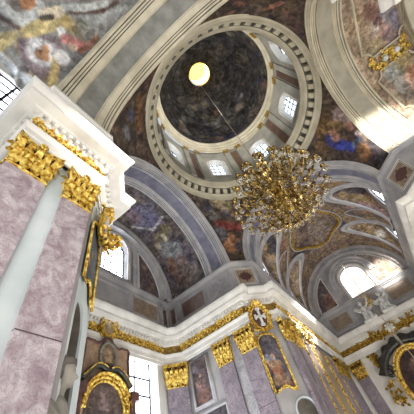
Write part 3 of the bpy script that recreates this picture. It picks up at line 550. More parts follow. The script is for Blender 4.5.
FN = fresco_mat('nave_fresco', [(.50, .50, .49), (.58, .57, .55), (.44, .43, .43), (.54, .52, .48), (.48, .45, .43)], 1.3, 0.30, 3.4, 0.28)
m = MB(); rows = []
for j in range(131):
    x = -16.0 + 6.95 * j / 130; u = (x + 12.3) / 2.75; hs = 4.0 * sqrt(1 - u * u) if abs(u) < 1 else 0
    rows.append([(x, y, max(Z2 + 5.1 * sqrt(max(0, 1 - (y / 8.2) ** 2)), Z2 + hs)) for y in [-7.0 + 14.0 * i / 170 for i in range(171)]])
m.grid(rows); o = struct(m.build('ceiling_nave_vault', FN, smooth=True))
paint(o, (.52, .52, .51), (.60, .59, .57), T('n_vault'), wob=0.12)

# spandrel wall carried by the nave side of the first arch
m = MB(); n = 40
m.grid([[(-9.0, 5.3 * cos(pi * i / n), Z2 + 5.3 * sin(pi * i / n)) for i in range(n + 1)], [(-9.0, 7.1 * cos(pi * i / n), Z2 + .3 + 5.0 * sin(pi * i / n) ** .6) for i in range(n + 1)]])
struct(m.build('wall_nave_spandrel', FN))
# side lunettes of the choir vault, each with a small arched window
FL = FC
for k, (sy, cx) in enumerate([(1, 10.3), (1, 15.7), (-1, 10.3), (-1, 15.7)]):
    Ms = frameM((cx, sy * 5.35, 0), 0, -sy)
    ob, lp = wall_with_hole('wall_choir_lunette_side', WALLG, Ms, -1.9, 1.9, Z2 - .3, Z2 + 4.3, 0, .8, 14.2, 15.9, 0.25)
    window('window_%d' % (5 + k), Ms, lp, -.2, WINT, .015, 1, 3, .05)

# ------------------------------------------------------------------ dome: ring, drum, upper cornice, shell, lantern
dome = thing('dome', 'painted dome on a windowed drum with a bright round opening at its top', 'dome', (0, 0, 18.9))
def Dm(): return Matrix.Translation((0, 0, -18.9))
m = MB()
m.lathe([(6.75, 18.75), (6.40, 18.80), (6.36, 18.86), (6.34, 18.97), (6.22, 19.02), (6.20, 19.12), (6.12, 19.30), (6.10, 19.42), (6.02, 19.45), (6.02, 19.55), (6.22, 19.58)], 128, M=Dm())
m.lathe([(5.80, 20.12), (5.78, 20.14), (5.76, 20.20), (5.70, 20.24), (5.66, 20.42), (5.58, 20.62), (5.54, 20.68), (5.54, 20.80), (5.80, 20.86)], 128, M=Dm())
ring = m.build('ring_cornice', CREAM, dome, True)
m = MB(); m.lathe([(6.22, 19.56), (6.24, 20.14), (5.80, 20.13)], 128, M=Dm()); ringf = m.build('ring_frieze', stone('ring_shadow_stone', (.37, .36, .33), (.46, .45, .42), 2.0), dome, True)  # frieze and soffit coloured darker to stand for shade between modillions
mod0 = None
NM = 56
for k in range(NM):
    a = TL * (k + .5) / NM
    if mod0 is None:
        b = MB()
        b.grid([[(x, 5.84 + dy, z) for dy, z in ((0, 1.22), (0, 1.02), (.06, .98), (.12, .86), (.22, .80), (.30, .70), (.40, .68), (.40, 1.22))] for x in (-.18, .18)])
        n = 8
        b.f.append(tuple(range(n))); b.f.append(tuple(range(n, 2 * n)))
        mod0 = b.build('modillion', CREAM, dome); q = mod0
    else:
        q = mod0.copy(); COL.objects.link(q); q.parent = dome
    q.rotation_euler = (0, 0, a)
# drum wall with eight arched openings
ND = 8; OFF = radians(-3.5); RD = 5.78
def dpt(ang, z, r=RD): return (r * cos(ang), r * sin(ang), z - 18.9)
HW = 0.13                                        # half width of an opening in radians
DRUMW = stone('drum_plaster', (.60, .60, .57), (.70, .69, .66), 1.0)
wall = MB(); wins = []
Zs0, Zsp, Zt = 21.9, 24.2, 26.7
for k in range(ND):
    c = OFF + TL * k / ND
    def strip(a0, a1, z0, z1, n):
        wall.grid([[dpt(a0 + (a1 - a0) * i / n, z) for i in range(n + 1)] for z in (z0, z1)])
    strip(c - pi / ND, c - HW, 20.8, Zt, 6); strip(c + HW, c + pi / ND, 20.8, Zt, 6); strip(c - HW, c + HW, 20.8, Zs0, 4)
    n = 12; arc = [(c + HW * cos(pi - pi * i / n), Zsp + HW * RD * sin(pi - pi * i / n)) for i in range(n + 1)]
    wall.grid([[dpt(a, z) for a, z in arc], [dpt(a, Zt) for a, z in arc]])
    outl = [(c - HW, Zs0)] + arc + [(c + HW, Zs0)]
    wins.append((c, outl))
wall.build('drum_wall', DRUMW, dome, True)
for k, (c, outl) in enumerate(wins):
    r = bpy.data.objects.new('drum_window', None); COL.objects.link(r); r.parent = dome
    m = MB(); outer = [dpt(a, z) for a, z in outl]; inner = [dpt(c + (a - c) * .88, Zs0 + .12 + (z - Zs0) * .93, RD + .45) for a, z in outl]
    m.grid([outer, inner], closed=True); m.build('reveal', WHITE, r)
    f = MB()
    prev = [dpt(c + (a - c) * 1.28, Zs0 - .12 + (z - Zs0) * 1.07, RD - .03) for a, z in outl]
    prev2 = [dpt(c + (a - c) * 1.02, Zs0 + (z - Zs0) * 1.0, RD - .08) for a, z in outl]
    f.grid([prev, prev2, outer], closed=True); f.build('surround', WHITE, r)
    link_mesh('pane', inner, [tuple(range(len(inner)))], WIND, r, recalc=False)
    b = MB()
    for i in (1, 2):
        a = c + (-HW + 2 * HW * i / 3) * .88
        b.tube([dpt(a, Zs0 + .12, RD + .42), dpt(a, Zsp + .6, RD + .42)], .042, 4)
    for i in range(1, 5):
        z = Zs0 + .12 + i * .62
        b.tube([dpt(c - HW * .88, z, RD + .42), dpt(c + HW * .88, z, RD + .42)], .036, 4)
    b.build('glazing_bars', LEAD, r)
for k in range(ND):                               # marble strip between paired pilasters with gilded heads
    c = OFF + TL * (k + .5) / ND
    for da in (-.115, .115):
        m = MB(); rows = []
        for a in (c + da - .045, c + da + .045):
            rows.append([dpt(a, 20.86, RD - .02), dpt(a, 20.86, RD - .16), dpt(a, 25.9, RD - .16), dpt(a, 25.9, RD - .02)])
        m.grid(rows); m.f.append((0, 1, 2, 3)); m.f.append((4, 5, 6, 7))
        p = m.build('drum_pilaster', DRUMW, dome)
        g = MB()
        for i in range(5):
            a = c + da + (i - 2) * .022
            g.ball(dpt(a, 26.0, RD - .2), (.07, .07, .16), 6); g.ball(dpt(a, 26.3, RD - .26), (.08, .08, .12), 6)
        g.build('gilded_capital', GOLDD, p)
    m = MB(); m.grid([[dpt(c - .055, 21.0, RD - .03), dpt(c, 21.0, RD - .03), dpt(c + .055, 21.0, RD - .03)], [dpt(c - .055, 25.9, RD - .03), dpt(c, 25.9, RD - .03), dpt(c + .055, 25.9, RD - .03)]])
    m.build('drum_panel', BROWNP, dome)
m = MB(); m.lathe([(5.8, 26.3), (5.66, 26.32), (5.64, 26.5), (5.70, 26.52), (5.70, 26.6), (5.54, 26.64), (5.52, 26.82), (5.58, 26.85), (5.58, 26.92), (5.40, 27.0), (5.38, 27.16), (5.43, 27.18), (5.43, 27.24), (5.26, 27.3), (5.23, 27.4), (5.23, 27.5), (5.34, 27.6)], 112, M=Dm())
m.build('upper_cornice', CREAM, dome)
FD = fresco_mat('dome_fresco', [(.20, .20, .22), (.33, .32, .32), (.24, .25, .29), (.42, .39, .36), (.17, .17, .19), (.27, .26, .26), (.37, .34, .31)], .7, 0.6, 1.6, 0.5)
rows = []
for i in range(41):
    r = 5.34 + (1.25 - 5.34) * i / 40
    z = 27.5 + 7.9 * sqrt(max(0, 1 - (r / 5.345) ** 2))
    rows.append([(r * cos(TL * j / 96), r * sin(TL * j / 96), z - 18.9) for j in range(96)])
# denser rows near the springing
rows = []
for i in range(49):
    t = (pi / 2 - math.asin(1.25 / 5.345)) * i / 48
    rows.append([(5.345 * cos(t) * cos(TL * j / 112), 5.345 * cos(t) * sin(TL * j / 112), 27.5 + 7.9 * sin(t) - 18.9) for j in range(112)])
m = MB(); m.grid(rows, closed=True); o = m.build('dome_shell', FD, dome, True)
ztop = 27.5 + 7.9 * sin(pi / 2 - math.asin(1.25 / 5.345)) - 18.9
DB = [((0, 0, ztop + .5), (0, 0, ztop + .5), 3.0, (.28, .25, .19)), ((0, 0, ztop + .9), (0, 0, ztop + .9), 1.9, (.25, .21, .15))]
for i in range(90):
    a = random.uniform(0, TL); t = random.uniform(.05, 1.0) ** 1.3
    p = Vector((5.345 * cos(t) * cos(a), 5.345 * cos(t) * sin(a), 8.6 + 7.9 * sin(t)))
    col = random.choice([(.52, .50, .48), (.44, .40, .36), (.56, .52, .46), (.24, .27, .42), (.52, .38, .30), (.46, .47, .46), (.14, .14, .16), (.16, .16, .18)])
    DB.append((p, p + Vector((random.uniform(-.3, .3), random.uniform(-.3, .3), .5)), random.uniform(.2, .5), col))
paint(o, (.24, .24, .26), (.34, .33, .32), DB, 0.9)
lant = bpy.data.objects.new('lantern', None); COL.objects.link(lant); lant.parent = dome
m = MB(); m.lathe([(1.25, ztop - .03), (1.18, ztop + .02), (1.2, ztop + .25), (1.25, ztop + .3)], 40); m.build('oculus_ring', GOLDD, lant, True)
m = MB(); m.lathe([(1.25, ztop + .3), (1.25, ztop + 3.0)], 40); m.build('lantern_wall', LANT, lant, True)
m = MB(); m.lathe([(1.25, ztop + 3.0), (1.0, ztop + 3.5), (.5, ztop + 3.8), (.02, ztop + 3.9)], 40); m.build('lantern_cap', LANTY, lant, True)

# ------------------------------------------------------------------ gilded ornaments
def leaf(mb, base, side, outd, up, w, h, lean, curl, nx=4, nz=7):
    """acanthus leaf standing on 'base', bending outward at its tip"""
    base = Vector(base); rows = []
    for i in range(nz + 1):
        t = i / nz
        if t < .72: y = lean * t * t; z = h * t
        else:
            s = (t - .72) / .28 * pi * .85
            y = lean * .52 + curl * (1 - cos(s)) * .6 + lean * .3 * (t - .72); z = h * .72 + h * .2 * sin(s) * .9
        ww = w * (.55 + .75 * sin(pi * min(1, t * 1.02)) ** .8) * (1 - .6 * max(0, t - .6)) * (1 + .18 * sin(t * 22))
        row = []
        for j in range(nx + 1):
            u = -1 + 2 * j / nx
            row.append(base + side * (u * ww * .5) + outd * (y + .05 * w * (1 - u * u) * 2 + .02 * abs(sin(u * 6))) + up * z)
        rows.append(row)
    mb.grid(rows)

def spiral(mb, c, ex, ey, r0, turns, rad, n=22, sgn=1, a0=0.0):
    pts = []; rr = []
    for i in range(n + 1):
        t = i / n; a = a0 + sgn * turns * TL * t; r = r0 * (1 - .82 * t)
        pts.append(Vector(c) + Vector(ex) * (r * cos(a)) + Vector(ey) * (r * sin(a))); rr.append(rad * (1 - .45 * t))
    mb.tube(pts, rr, 5)

X, Y, ZV = Vector((1, 0, 0)), Vector((0, 1, 0)), Vector((0, 0, 1))
def capital_bm(w, h, d, bell=False):
    """Corinthian pilaster capital, origin at bottom centre on the wall, room on +y"""
    m = MB()
    rows = []                                       # flaring bell
    for i in range(7):
        t = i / 6; k = 1 + .16 * t ** 2.2; y = d * (1 + .5 * t ** 2.2)
        rows.append([(-w / 2 * k, 0, h * .86 * t), (-w / 2 * k, y, h * .86 * t), (0, y, h * .86 * t), (w / 2 * k, y, h * .86 * t), (w / 2 * k, 0, h * .86 * t)])
    if bell: m.grid(rows); return m
    m.tube([(-w / 2 - .02, 0, .0), (-w / 2 - .02, d + .02, .0), (w / 2 + .02, d + .02, .0), (w / 2 + .02, 0, .0)], .035, 6)
    for i in range(4):                              # lower leaves
        leaf(m, (w * (i - 1.5) / 3.7, d + .015, .02), X, Y, ZV, w / 4.6, h * .42, .11, .14)
    for i in range(5):                              # upper leaves
        leaf(m, (w * (i - 2) / 4.2, d + .01, .20), X, Y, ZV, w / 5.4, h * .60, .17, .15)
    for s in (-1, 1):
        leaf(m, (s * w / 2, d * .5, .02), Y, X * s, ZV, d * 1.3, h * .5, .08, .08); leaf(m, (s * w / 2, d * .5, .05), Y, X * s, ZV, d * 1.2, h * .75, .14, .10)
    for s in (-1, 1):                               # inner scrolls and the flower
        spiral(m, (s * w * .13, d * 1.55, h * .76), X, ZV, w * .10, 1.4, .022, 16, -s, pi / 2)
    for i in range(6):
        a = TL * i / 6; m.ball((.075 * cos(a), d * 1.5 + .10, h * .90 + .075 * sin(a)), (.05, .05, .05), 6)
    m.ball((0, d * 1.5 + .14, h * .90), .045, 6)
    return m
def volute_bm(w, h, d, s):
    m = MB()
    q = (X * s + Y).normalized()
    spiral(m, (s * w * .50, d * 1.5, h * .72), q, ZV, w * .17, 1.8, .05, 24, -1, pi * .6)
    m.ball((s * w * .50, d * 1.55, h * .72), .05, 6)
    return m
def abacus_bm(w, h, d):
    m = MB(); n = 10; rows = []
    for z, k in ((h * .86, .97), (h * .90, 1.0), (h * .94, 1.0), (h * 1.0, 1.06)):
        front = []
        for i in range(n + 1):
            u = -1 + 2 * i / n
            front.append((u * w * .62 * k, d * (1.05 + .75 * u * u) * k + .03, z))
        rows.append([(-w * .62 * k, 0, z)] + front + [(w * .62 * k, 0, z)])
    m.grid(rows); L = len(rows[0])
    m.f.append(tuple(range(L))); m.f.append(tuple(range(len(m.v) - L, len(m.v))))
    return m

PIL = {}
def pilaster(loc, nx, ny, w, label, shaft_mat, gold=GOLD, d=0.15, group=None):
    t = thing('pilaster', label, 'pilaster', loc, facing(nx, ny), group)
    key = (round(w, 2), shaft_mat.name, gold.name)
    if key not in PIL:
        m = MB(); m.prism([(-w / 2, -.02), (-w / 2, d), (w / 2, d), (w / 2, -.02)], 1.2, 7.70, cap=True)
        m.build('shaft', shaft_mat, t)
        m = MB(); m.box(-w / 2 - .12, w / 2 + .12, -.02, d + .12, 0, .9); m.box(-w / 2 - .07, w / 2 + .07, -.02, d + .07, .9, 1.08); m.box(-w / 2 - .03, w / 2 + .03, -.02, d + .03, 1.08, 1.2)
        m.build('base', WHITE, t)
        c = capital_bm(w, 1.25, d).build('gilded_capital', gold, t, True); c.location = (0, 0, 7.70)
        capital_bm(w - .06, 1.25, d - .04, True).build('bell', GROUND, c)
        for s in (-1, 1): volute_bm(w, 1.25, d, s).build('volute', gold, c, True)
        abacus_bm(w, 1.25, d).build('abacus', gold, c)
        PIL[key] = t
    else:
        for ch in PIL[key].children:
            q = ch.copy(); COL.objects.link(q); q.parent = t
            for g in ch.children:
                r = g.copy(); COL.objects.link(r); r.parent = q
    return t

pilaster((-8.40, 5.0, 0), 0, -1, .92, 'pink marble pilaster with gilded capital, at the outer corner of the near pier', PINK)
pilaster((-7.10, 5.0, 0), 0, -1, .76, 'pink marble pilaster with gilded capital, next to the near pier\'s niche statue', PINK)
PS = 'mauve pilaster with gilded capital, '
pilaster((5.0, 6.78, 0), -1, 0, .95, PS + 'just beside the arched saint painting on its transept side', MAUVE)
pilaster((5.0, 8.36, 0), -1, 0, .95, PS + 'beside the tall rectangular painting on the transept wall', MAUVE)
pilaster((4.52, 11.6, 0), -.707, -.707, 1.15, 'slanting corner pilaster with gilded capital beside the lower transept window', MAUVE)
pilaster((6.5, 5.0, 0), 0, -1, .95, PS + 'beside the arched saint painting on its choir side', MAUVE)
pilaster((8.05, 5.0, 0), 0, -1, .95, PS + 'second from the arched saint painting along the choir wall', MAUVE, GOLD)
pilaster((16.6, 5.0, 0), 0, -1, .95, PS + 'deep in the choir before its far corner', MAUVE, GOLDD)
pilaster((18.2, 5.0, 0), 0, -1, .95, PS + 'on the choir side wall closest to the high altar corner', MAUVE, GOLDD)
pilaster((19.9, 4.15, 0), -1, 0, .95, PS + 'on the choir end wall next to the high altar', MAUVE, GOLDD)
# pale strip behind the near pier's pilasters and the joints along each shaft
m = MB(); m.box(-7.96, -7.46, 4.93, 5.0, 0, 8.9); tag(m.build('wall_strip', PALE), 'pale greenish stone strip between the two pink marble pilasters', 'wall strip')
m = MB(); m.box(4.955, 5.0, 7.30, 7.84, 0, 8.9); tag(m.build('wall_strip', GREYP), 'pale grey strip between the paired mauve pilasters on the transept side', 'wall strip')
m = MB(); m.box(7.0, 7.55, 4.955, 5.0, 0, 8.9); tag(m.build('wall_strip', GREYP), 'pale grey strip between the paired mauve pilasters on the choir side', 'wall strip')
# tall inlaid panels of the choir side wall
for k, (x0, x1, mt, lb) in enumerate([(9.3, 10.6, MAUVE, 'mauve marble panel with gilded border, first beyond the paired pilasters'), (11.1, 13.2, BEIGEP, 'beige marble panel with gilded border in the middle of the choir wall'), (13.7, 15.6, MAUVE, 'mauve marble panel with gilded border deep in the choir')]):
    t = thing('wall_panel', lb, 'wall panel', ((x0 + x1) / 2, 5.0, 0))
    hw = (x1 - x0) / 2
    m = MB(); m.box(-hw, hw, -.03, 0, 2, 8.6); m.build('marble_slab', mt, t)
    m = MB(); m.tube([(-hw, -.03, 2), (-hw, -.03, 8.6), (hw, -.03, 8.6), (hw, -.03, 2), (-hw, -.03, 2)], .05, 6); m.build('gilded_border', GOLD, t)

def scroll_frieze(label, p0, p1, z0, h, gold, group=None, dense=1.0):
    """running gilded scrollwork along a straight frieze; the room is on the left of p0->p1"""
    p0 = Vector(p0); p1 = Vector(p1); L = (p1 - p0).length; d = (p1 - p0) / L
    mb = MB(); unit = h * .95 / dense; k = max(1, round(L / unit)); unit = L / k
    for i in range(k):
        s = 1 if i % 2 else -1; c = unit * (i + .5)
        spiral(mb, (c, .05, h * .5), X, ZV, h * .40, 1.5, .05, 20, s, pi * .5 * s)
        mb.ball((c, .10, h * .5), (.08, .08, .08), 6)
        for j in range(5):
            a = random.uniform(0, TL); r = h * random.uniform(.28, .45)
            dirv = Vector((cos(a), 0, sin(a))); sd = Vector((-sin(a), 0, cos(a)))
            leaf(mb, Vector((c, .03, h * .5)) + dirv * r * .5, sd, Y, dirv, h * .28, h * .42, .08, .05, 2, 5)
        mb.ball((c + unit * .5, .06, h * .5), (h * .13, .07, h * .20), 6)
        leaf(mb, (c + unit * .5, .04, h * .5), X, Y, ZV, h * .3, h * .45, .08, .06, 2, 5)
        leaf(mb, (c + unit * .5, .04, h * .5), X, Y, -ZV, h * .3, h * .45, .08, .06, 2, 5)
    o = mb.build('gilded_frieze', gold, None, True)
    nrm = Vector((-d.y, d.x))
    o.matrix_world = Matrix(((d.x, nrm.x, 0, p0.x), (d.y, nrm.y, 0, p0.y), (0, 0, 1, z0), (0, 0, 0, 1)))
    tag(o, label, 'frieze', group)
    return o
FZ, FH = 9.56, .52
scroll_frieze('gilded scroll frieze under the cornice of the near pink marble pier', (-6.6, 4.82), (-8.9, 4.82), FZ, FH, GOLD)
scroll_frieze('short gilded scroll frieze on the near pier facing the transept', (-5.27, 9.0), (-5.27, 6.15), FZ, FH, GOLD)
scroll_frieze('gilded scroll frieze along the transept end wall above its retable', (3.9, 11.97), (-5.2, 11.97), FZ, FH, GOLD)
scroll_frieze('gilded scroll frieze between the corner of the transept and the cross cartouche', (4.82, 6.3), (4.82, 11.1), FZ, FH, GOLD)
scroll_frieze('gilded scroll frieze of the choir side wall, running away from the cross cartouche', (19.6, 4.82), (6.3, 4.82), FZ, FH, GOLD)
scroll_frieze('gilded scroll frieze across the choir end wall below the putti', (19.72, -4.8), (19.72, 4.8), FZ, FH, GOLDD)

def garland_clump(mb, w, h, n, depth=.2):
    for i in range(n):
        a = random.uniform(0, TL); u = random.uniform(-w / 2, w / 2); v = random.uniform(0, h)
        dirv = Vector((cos(a), .3, sin(a))).normalized(); sd = Vector((-sin(a), 0, cos(a)))
        leaf(mb, (u, random.uniform(0, depth * .6), v), sd, Y, dirv, .16, random.uniform(.2, .34), .08, .06, 2, 5)
        if i % 3 == 0: mb.ball((u, depth * .7, v), random.uniform(.05, .09), 6)

# gilded foliage hung across the choir-side capitals, lit by the window
for lb, x0, x1 in [('gilded foliage swag linking the choir-side capitals nearest the cross cartouche', 6.2, 7.6), ('gilded foliage swag beyond the choir-side capitals where sunlight falls', 8.7, 10.4)]:
    m = MB(); garland_clump(m, x1 - x0, 1.0, 34, .3)
    o = m.build('foliage_swag', GOLD, None, True); o.location = ((x0 + x1) / 2, 4.72, 8.15); o.rotation_euler = (0, 0, pi); tag(o, lb, 'ornament')

def cartouche(label, loc, nx, ny, w, h, inner, cross=None, n=18, plain=True):
    """oval shield in a gilded foliage frame"""
    t = thing('cartouche', label, 'cartouche', loc, facing(nx, ny))
    m = MB()
    ring = [(w * .5 * cos(TL * i / 28), .10, h * .5 * sin(TL * i / 28)) for i in range(29)]
    m.tube(ring, .07, 6)
    for i in range(n):
        a = TL * i / n; dirv = Vector((cos(a), .25, sin(a))).normalized(); sd = Vector((-sin(a), 0, cos(a)))
        leaf(m, (w * .52 * cos(a), .08, h * .52 * sin(a)), sd, Y, dirv, .22, .26, .12, .08, 2, 5)
        m.ball((w * .52 * cos(a + .1), .17, h * .52 * sin(a + .1)), .06, 6)
    for s in (-1, 1):
        spiral(m, (s * w * .5, .16, h * .42), X, ZV, .2, 1.4, .05, 16, s, 0); spiral(m, (s * w * .45, .16, -h * .46), X, ZV, .18, 1.4, .05, 16, -s, 0)
    for i in range(5):
        a = pi / 2 + (i - 2) * .38; dirv = Vector((cos(a), .25, sin(a)))
        leaf(m, (0, .12, h * .5), Vector((-sin(a), 0, cos(a))), Y, dirv, .2, .40, .14, .1, 2, 6)
    m.build('gilded_frame', GOLD, t, True)
    m = MB(); rows = []
    for k in range(5):
        r = k / 4; rows.append([(max(r, .02) * w * .5 * cos(TL * i / 24), .12 + .10 * (1 - r * r), max(r, .02) * h * .5 * sin(TL * i / 24)) for i in range(24)])
    m.grid(rows, closed=True); m.build('shield', inner, t, True)
    if cross:
        m = MB(); m.box(-.07, .07, .16, .26, -h * .36, h * .36); m.box(-w * .30, w * .30, .16, .26, -.07, .07)
        for s in (-1, 1):
            m.box(-.13, .13, .16, .27, s * h * .36 - .06, s * h * .36 + .06); m.box(s * w * .3 - .05, s * w * .3 + .05, .16, .27, -.14, .14)
        m.build('cross', cross, t)
    return t
PAINTED = stone('oval_picture', (.50, .42, .32), (.72, .66, .54), 3.0, detail=8)
cartouche('gilded foliage cartouche with a white cross on dark red, above the arched saint painting', (5.36, 5.76, 9.18), -.707, -.707, .92, 1.35, DARKRED, WHITEST)
cartouche('gilded round cartouche on the frieze above the transept retable', (-.35, 11.95, 9.95), 0, -1, .72, .80, PAINTED)
# ------------------------------------------------------------------ attic panels
def attic_panel(label, loc, nx, ny, w, h, mat, frame=WHITE, diamond=None):
    t = thing('attic_panel', label, 'panel', loc, facing(nx, ny))
    m = MB(); m.box(-w / 2, w / 2, -.02, .012, -h / 2, h / 2); m.build('inset', mat, t)
    m = MB()
    for r, o2 in ((.035, 0), (.02, .09)):
        a, b = w / 2 + .03 - o2, h / 2 + .03 - o2
        m.tube([(-a, .02, -b), (a, .02, -b), (a, .02, b), (-a, .02, b), (-a, .02, -b)], r, 6)
    m.build('frame', frame, t)
    if diamond:
        m = MB(); a, b = w * .40, h * .38
        pts = [(-a, .02, 0), (-a * .45, .02, b * .62), (-a * .2, .02, b * .62), (0, .02, b), (a * .2, .02, b * .62), (a * .45, .02, b * .62), (a, .02, 0), (a * .45, .02, -b * .62), (a * .2, .02, -b * .62), (0, .02, -b), (-a * .2, .02, -b * .62), (-a * .45, .02, -b * .62)]
        m.add(pts, [tuple(range(12))]); m.build('diamond', diamond, t)
    return t
AZ, AH = 12.32, 1.25
attic_panel('cream panel with dark red diamond, on the pier above the white cross cartouche', (5.6, 5.6, AZ), -.707, -.707, 1.25, AH, BEIGEP, WHITE, DARKRED)
attic_panel('cream panel with dark red diamond, on the sunlit pier opposite the near pier', (5.6, -5.6, AZ), -.707, .707, 1.25, AH, BEIGEP, WHITE, DARKRED)
attic_panel('pale grey veined panel below the transept arch, next to the diamond panel', (5.0, 7.35, AZ), -1, 0, 1.75, AH, GREYP, GREYM)
attic_panel('brown marble panel under the painted transept vault', (5.0, 9.75, AZ), -1, 0, 2.0, AH, BROWNP, GREYM)
attic_panel('narrow dark brown panel in the transept corner, under the vault spring', (5.0, 11.6, AZ), -1, 0, .5, AH, BROWNP, GREYM)
attic_panel('narrow dark panel in the transept corner, on the end wall', (4.5, 12.0, AZ), 0, -1, .5, AH, BROWNP, GREYM)
attic_panel('beige marble panel beneath the painted half of the transept lunette', (2.7, 12.0, AZ), 0, -1, 2.2, AH, BEIGEP, GREYM)
attic_panel('grey panel directly beneath the transept lunette window', (-.3, 12.0, AZ), 0, -1, 2.9, AH, ATTIC, GREYM)
attic_panel('beige framed panel at the inner end of the choir attic, near the choir corner', (19.8, 3.1, AZ), -1, 0, 1.9, AH, BEIGEP, GREYM)
attic_panel('small veined panel behind the white putti', (19.8, 1.3, AZ), -1, 0, .9, AH, GREYP, GREYM)
attic_panel('tan panel beyond the white putti on the choir attic', (19.8, -3.0, AZ), -1, 0, 2.2, AH, BEIGEP, GREYM)
attic_panel('grey panel below the choir arch on the choir-side attic', (7.4, 5.0, AZ), 0, -1, 1.7, AH, ATTIC, GREYM)
attic_panel('grey panel below the choir vault window on the choir-side attic', (10.3, 5.0, AZ), 0, -1, 2.6, AH, GREYP, GREYM)
for x0, sx in ((5.02, 1),):
    pass
# small scroll consoles in the transept corner
for k, (x, y, nx, ny) in enumerate([(5.0, 11.05, -1, 0), (4.0, 12.0, 0, -1)]):
    m = MB(); m.box(-.12, .12, 0, .10, 11.4, 13.28); spiral(m, (0, .16, 12.9), Y, ZV, .16, 1.2, .06, 14); spiral(m, (0, .12, 11.8), Y, ZV, .12, 1.2, .05, 14)
    o = m.build('console', ATTIC); o.location = (x, y, 0); o.rotation_euler = (0, 0, facing(nx, ny))
    tag(o, 'grey scroll console in the transept corner on the ' + ('side wall' if k == 0 else 'end wall'), 'console')
for ch_ in dome.children:
    nm = ch_.name.split('.')[0]
    if nm in ('upper_cornice', 'dome_shell'): ch_.location.y = -.55
    elif nm == 'lantern': ch_.location.y = -.62
    elif nm.startswith('drum'): ch_.location.y = -.25
# ------------------------------------------------------------------ framed paintings
FPIC = fresco_mat('oil_painting', [(.22, .20, .22), (.36, .30, .28), (.30, .28, .32), (.44, .38, .34), (.26, .22, .22)], 2.2, 0.25, 5.0, 0.35)
def arched_outline(hw, z0, zs, n=12, foot=0.0):
    pts = [(-hw, z0)] + [(hw * cos(pi - pi * i / n), zs + hw * .9 * sin(pi - pi * i / n)) for i in range(n + 1)] + [(hw, z0)]
    if foot: pts += [(hw * .5, z0 + foot * .3), (hw * .28, z0 + foot), (0, z0 + foot * 1.15), (-hw * .28, z0 + foot), (-hw * .5, z0 + foot * .3)]
    return pts
def flat_grid(outline, y, n=26):
    """fan-filled dense canvas inside an outline"""
    cx = sum(p[0] for p in outline) / len(outline); cz = sum(p[1] for p in outline) / len(outline)
    dense = []
    for i in range(len(outline)):
        a, b = outline[i], outline[(i + 1) % len(outline)]
        k = max(1, int(math.hypot(b[0] - a[0], b[1] - a[1]) / .12))
        for j in range(k): dense.append((a[0] + (b[0] - a[0]) * j / k, a[1] + (b[1] - a[1]) * j / k))
    rows = []
    for i in range(n + 1):
        t = max(i / n, .005); rows.append([(cx + (x - cx) * t, y, cz + (z - cz) * t) for x, z in dense])
    return rows
def painting(name, label, loc, nx, ny, outline, base, alt, blobs, fr=.045, gold=GOLD, double=True, y=.06):
    t = thing(name, label, 'painting', loc, facing(nx, ny))
    m = MB(); m.grid(flat_grid(outline, y), closed=True); c = m.build('canvas', FPIC, t)
    paint(c, base, alt, blobs, 1.4)
    m = MB(); pts = [(x, y + .03, z) for x, z in outline]; m.tube(pts + [pts[0]], fr, 8); f = m.build('frame', gold, t, True)
    if double:
        cx = sum(p[0] for p in outline) / len(outline); cz = sum(p[1] for p in outline) / len(outline)
        m = MB(); pts = [(cx + (x - cx) * 1.0 + math.copysign(.07, x - cx), y - .02, z + math.copysign(.07, z - cz)) for x, z in outline]; m.tube(pts + [pts[0]], fr * .7, 8); m.build('outer_moulding', gold, f, True)
    return t
def fig(x, z, s, robe, robe2, skin=(.72, .56, .46)):
    """painted seated saint: head, shoulders, robe, knees (canvas coordinates)"""
    q = lambda a, b: (x + a * s, .06, z + b * s)
    return [(q(0, -.55), q(.05, .0), .34 * s, robe), (q(-.25, -.75), q(.25, -.65), .26 * s, robe2), (q(-.2, .1), q(.22, .12), .17 * s, robe2),
            (q(.02, .48), q(.02, .50), .13 * s, skin), (q(.3, .0), q(.45, .25), .08 * s, skin), (q(-.15, -1.0), q(-.1, -1.05), .14 * s, skin)]
SO = arched_outline(.56, 5.5, 7.75, 14, .16)
painting('arched_painting', 'arched gold-framed painting of a seated saint in ochre robes, on the pier ahead', (5.36, 5.84, 0), -.707, -.707, SO, (.33, .32, .37), (.42, .40, .43),
         [((.05, .06, 6.85), (.3, .06, 7.0), .18, (.56, .60, .68)), ((.3, .06, 5.8), (.42, .06, 5.75), .2, (.24, .22, .28))] + fig(0.0, 6.6, .95, (.66, .44, .28), (.62, .50, .40), (.80, .64, .52)) + [((-.35, .06, 5.75), (-.3, .06, 5.7), .2, (.5, .38, .3))])
painting('arched_painting', 'arched gold-framed painting seen almost edge-on above the niche statue of the near pier', (-6.08, 5.47, 0), .707, -.707, arched_outline(.66, 5.75, 7.4, 14, .3), (.34, .38, .42), (.42, .46, .48), fig(0, 6.5, .9, (.30, .34, .42), (.44, .40, .36)), .035, GOLD, False, y=.05)
painting('wall_painting', 'tall rectangular painting of a standing figure in a grey frame, on the transept side wall', (5.0, 10.18, 0), -1, 0, [(-.62, 6.45), (-.62, 8.75), (.62, 8.75), (.62, 6.45)], (.36, .32, .33), (.44, .39, .40), fig(.05, 7.45, .85, (.56, .42, .42), (.48, .40, .38)) + [((.2, .06, 8.2), (.4, .06, 8.3), .2, (.5, .47, .5)), ((-.2, .06, 6.9), (.2, .06, 6.8), .25, (.52, .38, .34))], .09, GREYM, True)
painting('wall_painting', 'lower dark rectangular picture below the standing-figure painting on the transept wall', (5.0, 9.9, 0), -1, 0, [(-1.0, 4.6), (-1.0, 6.1), (1.0, 6.1), (1.0, 4.6)], (.30, .30, .31), (.38, .37, .38), [], .09, GREYM, True)

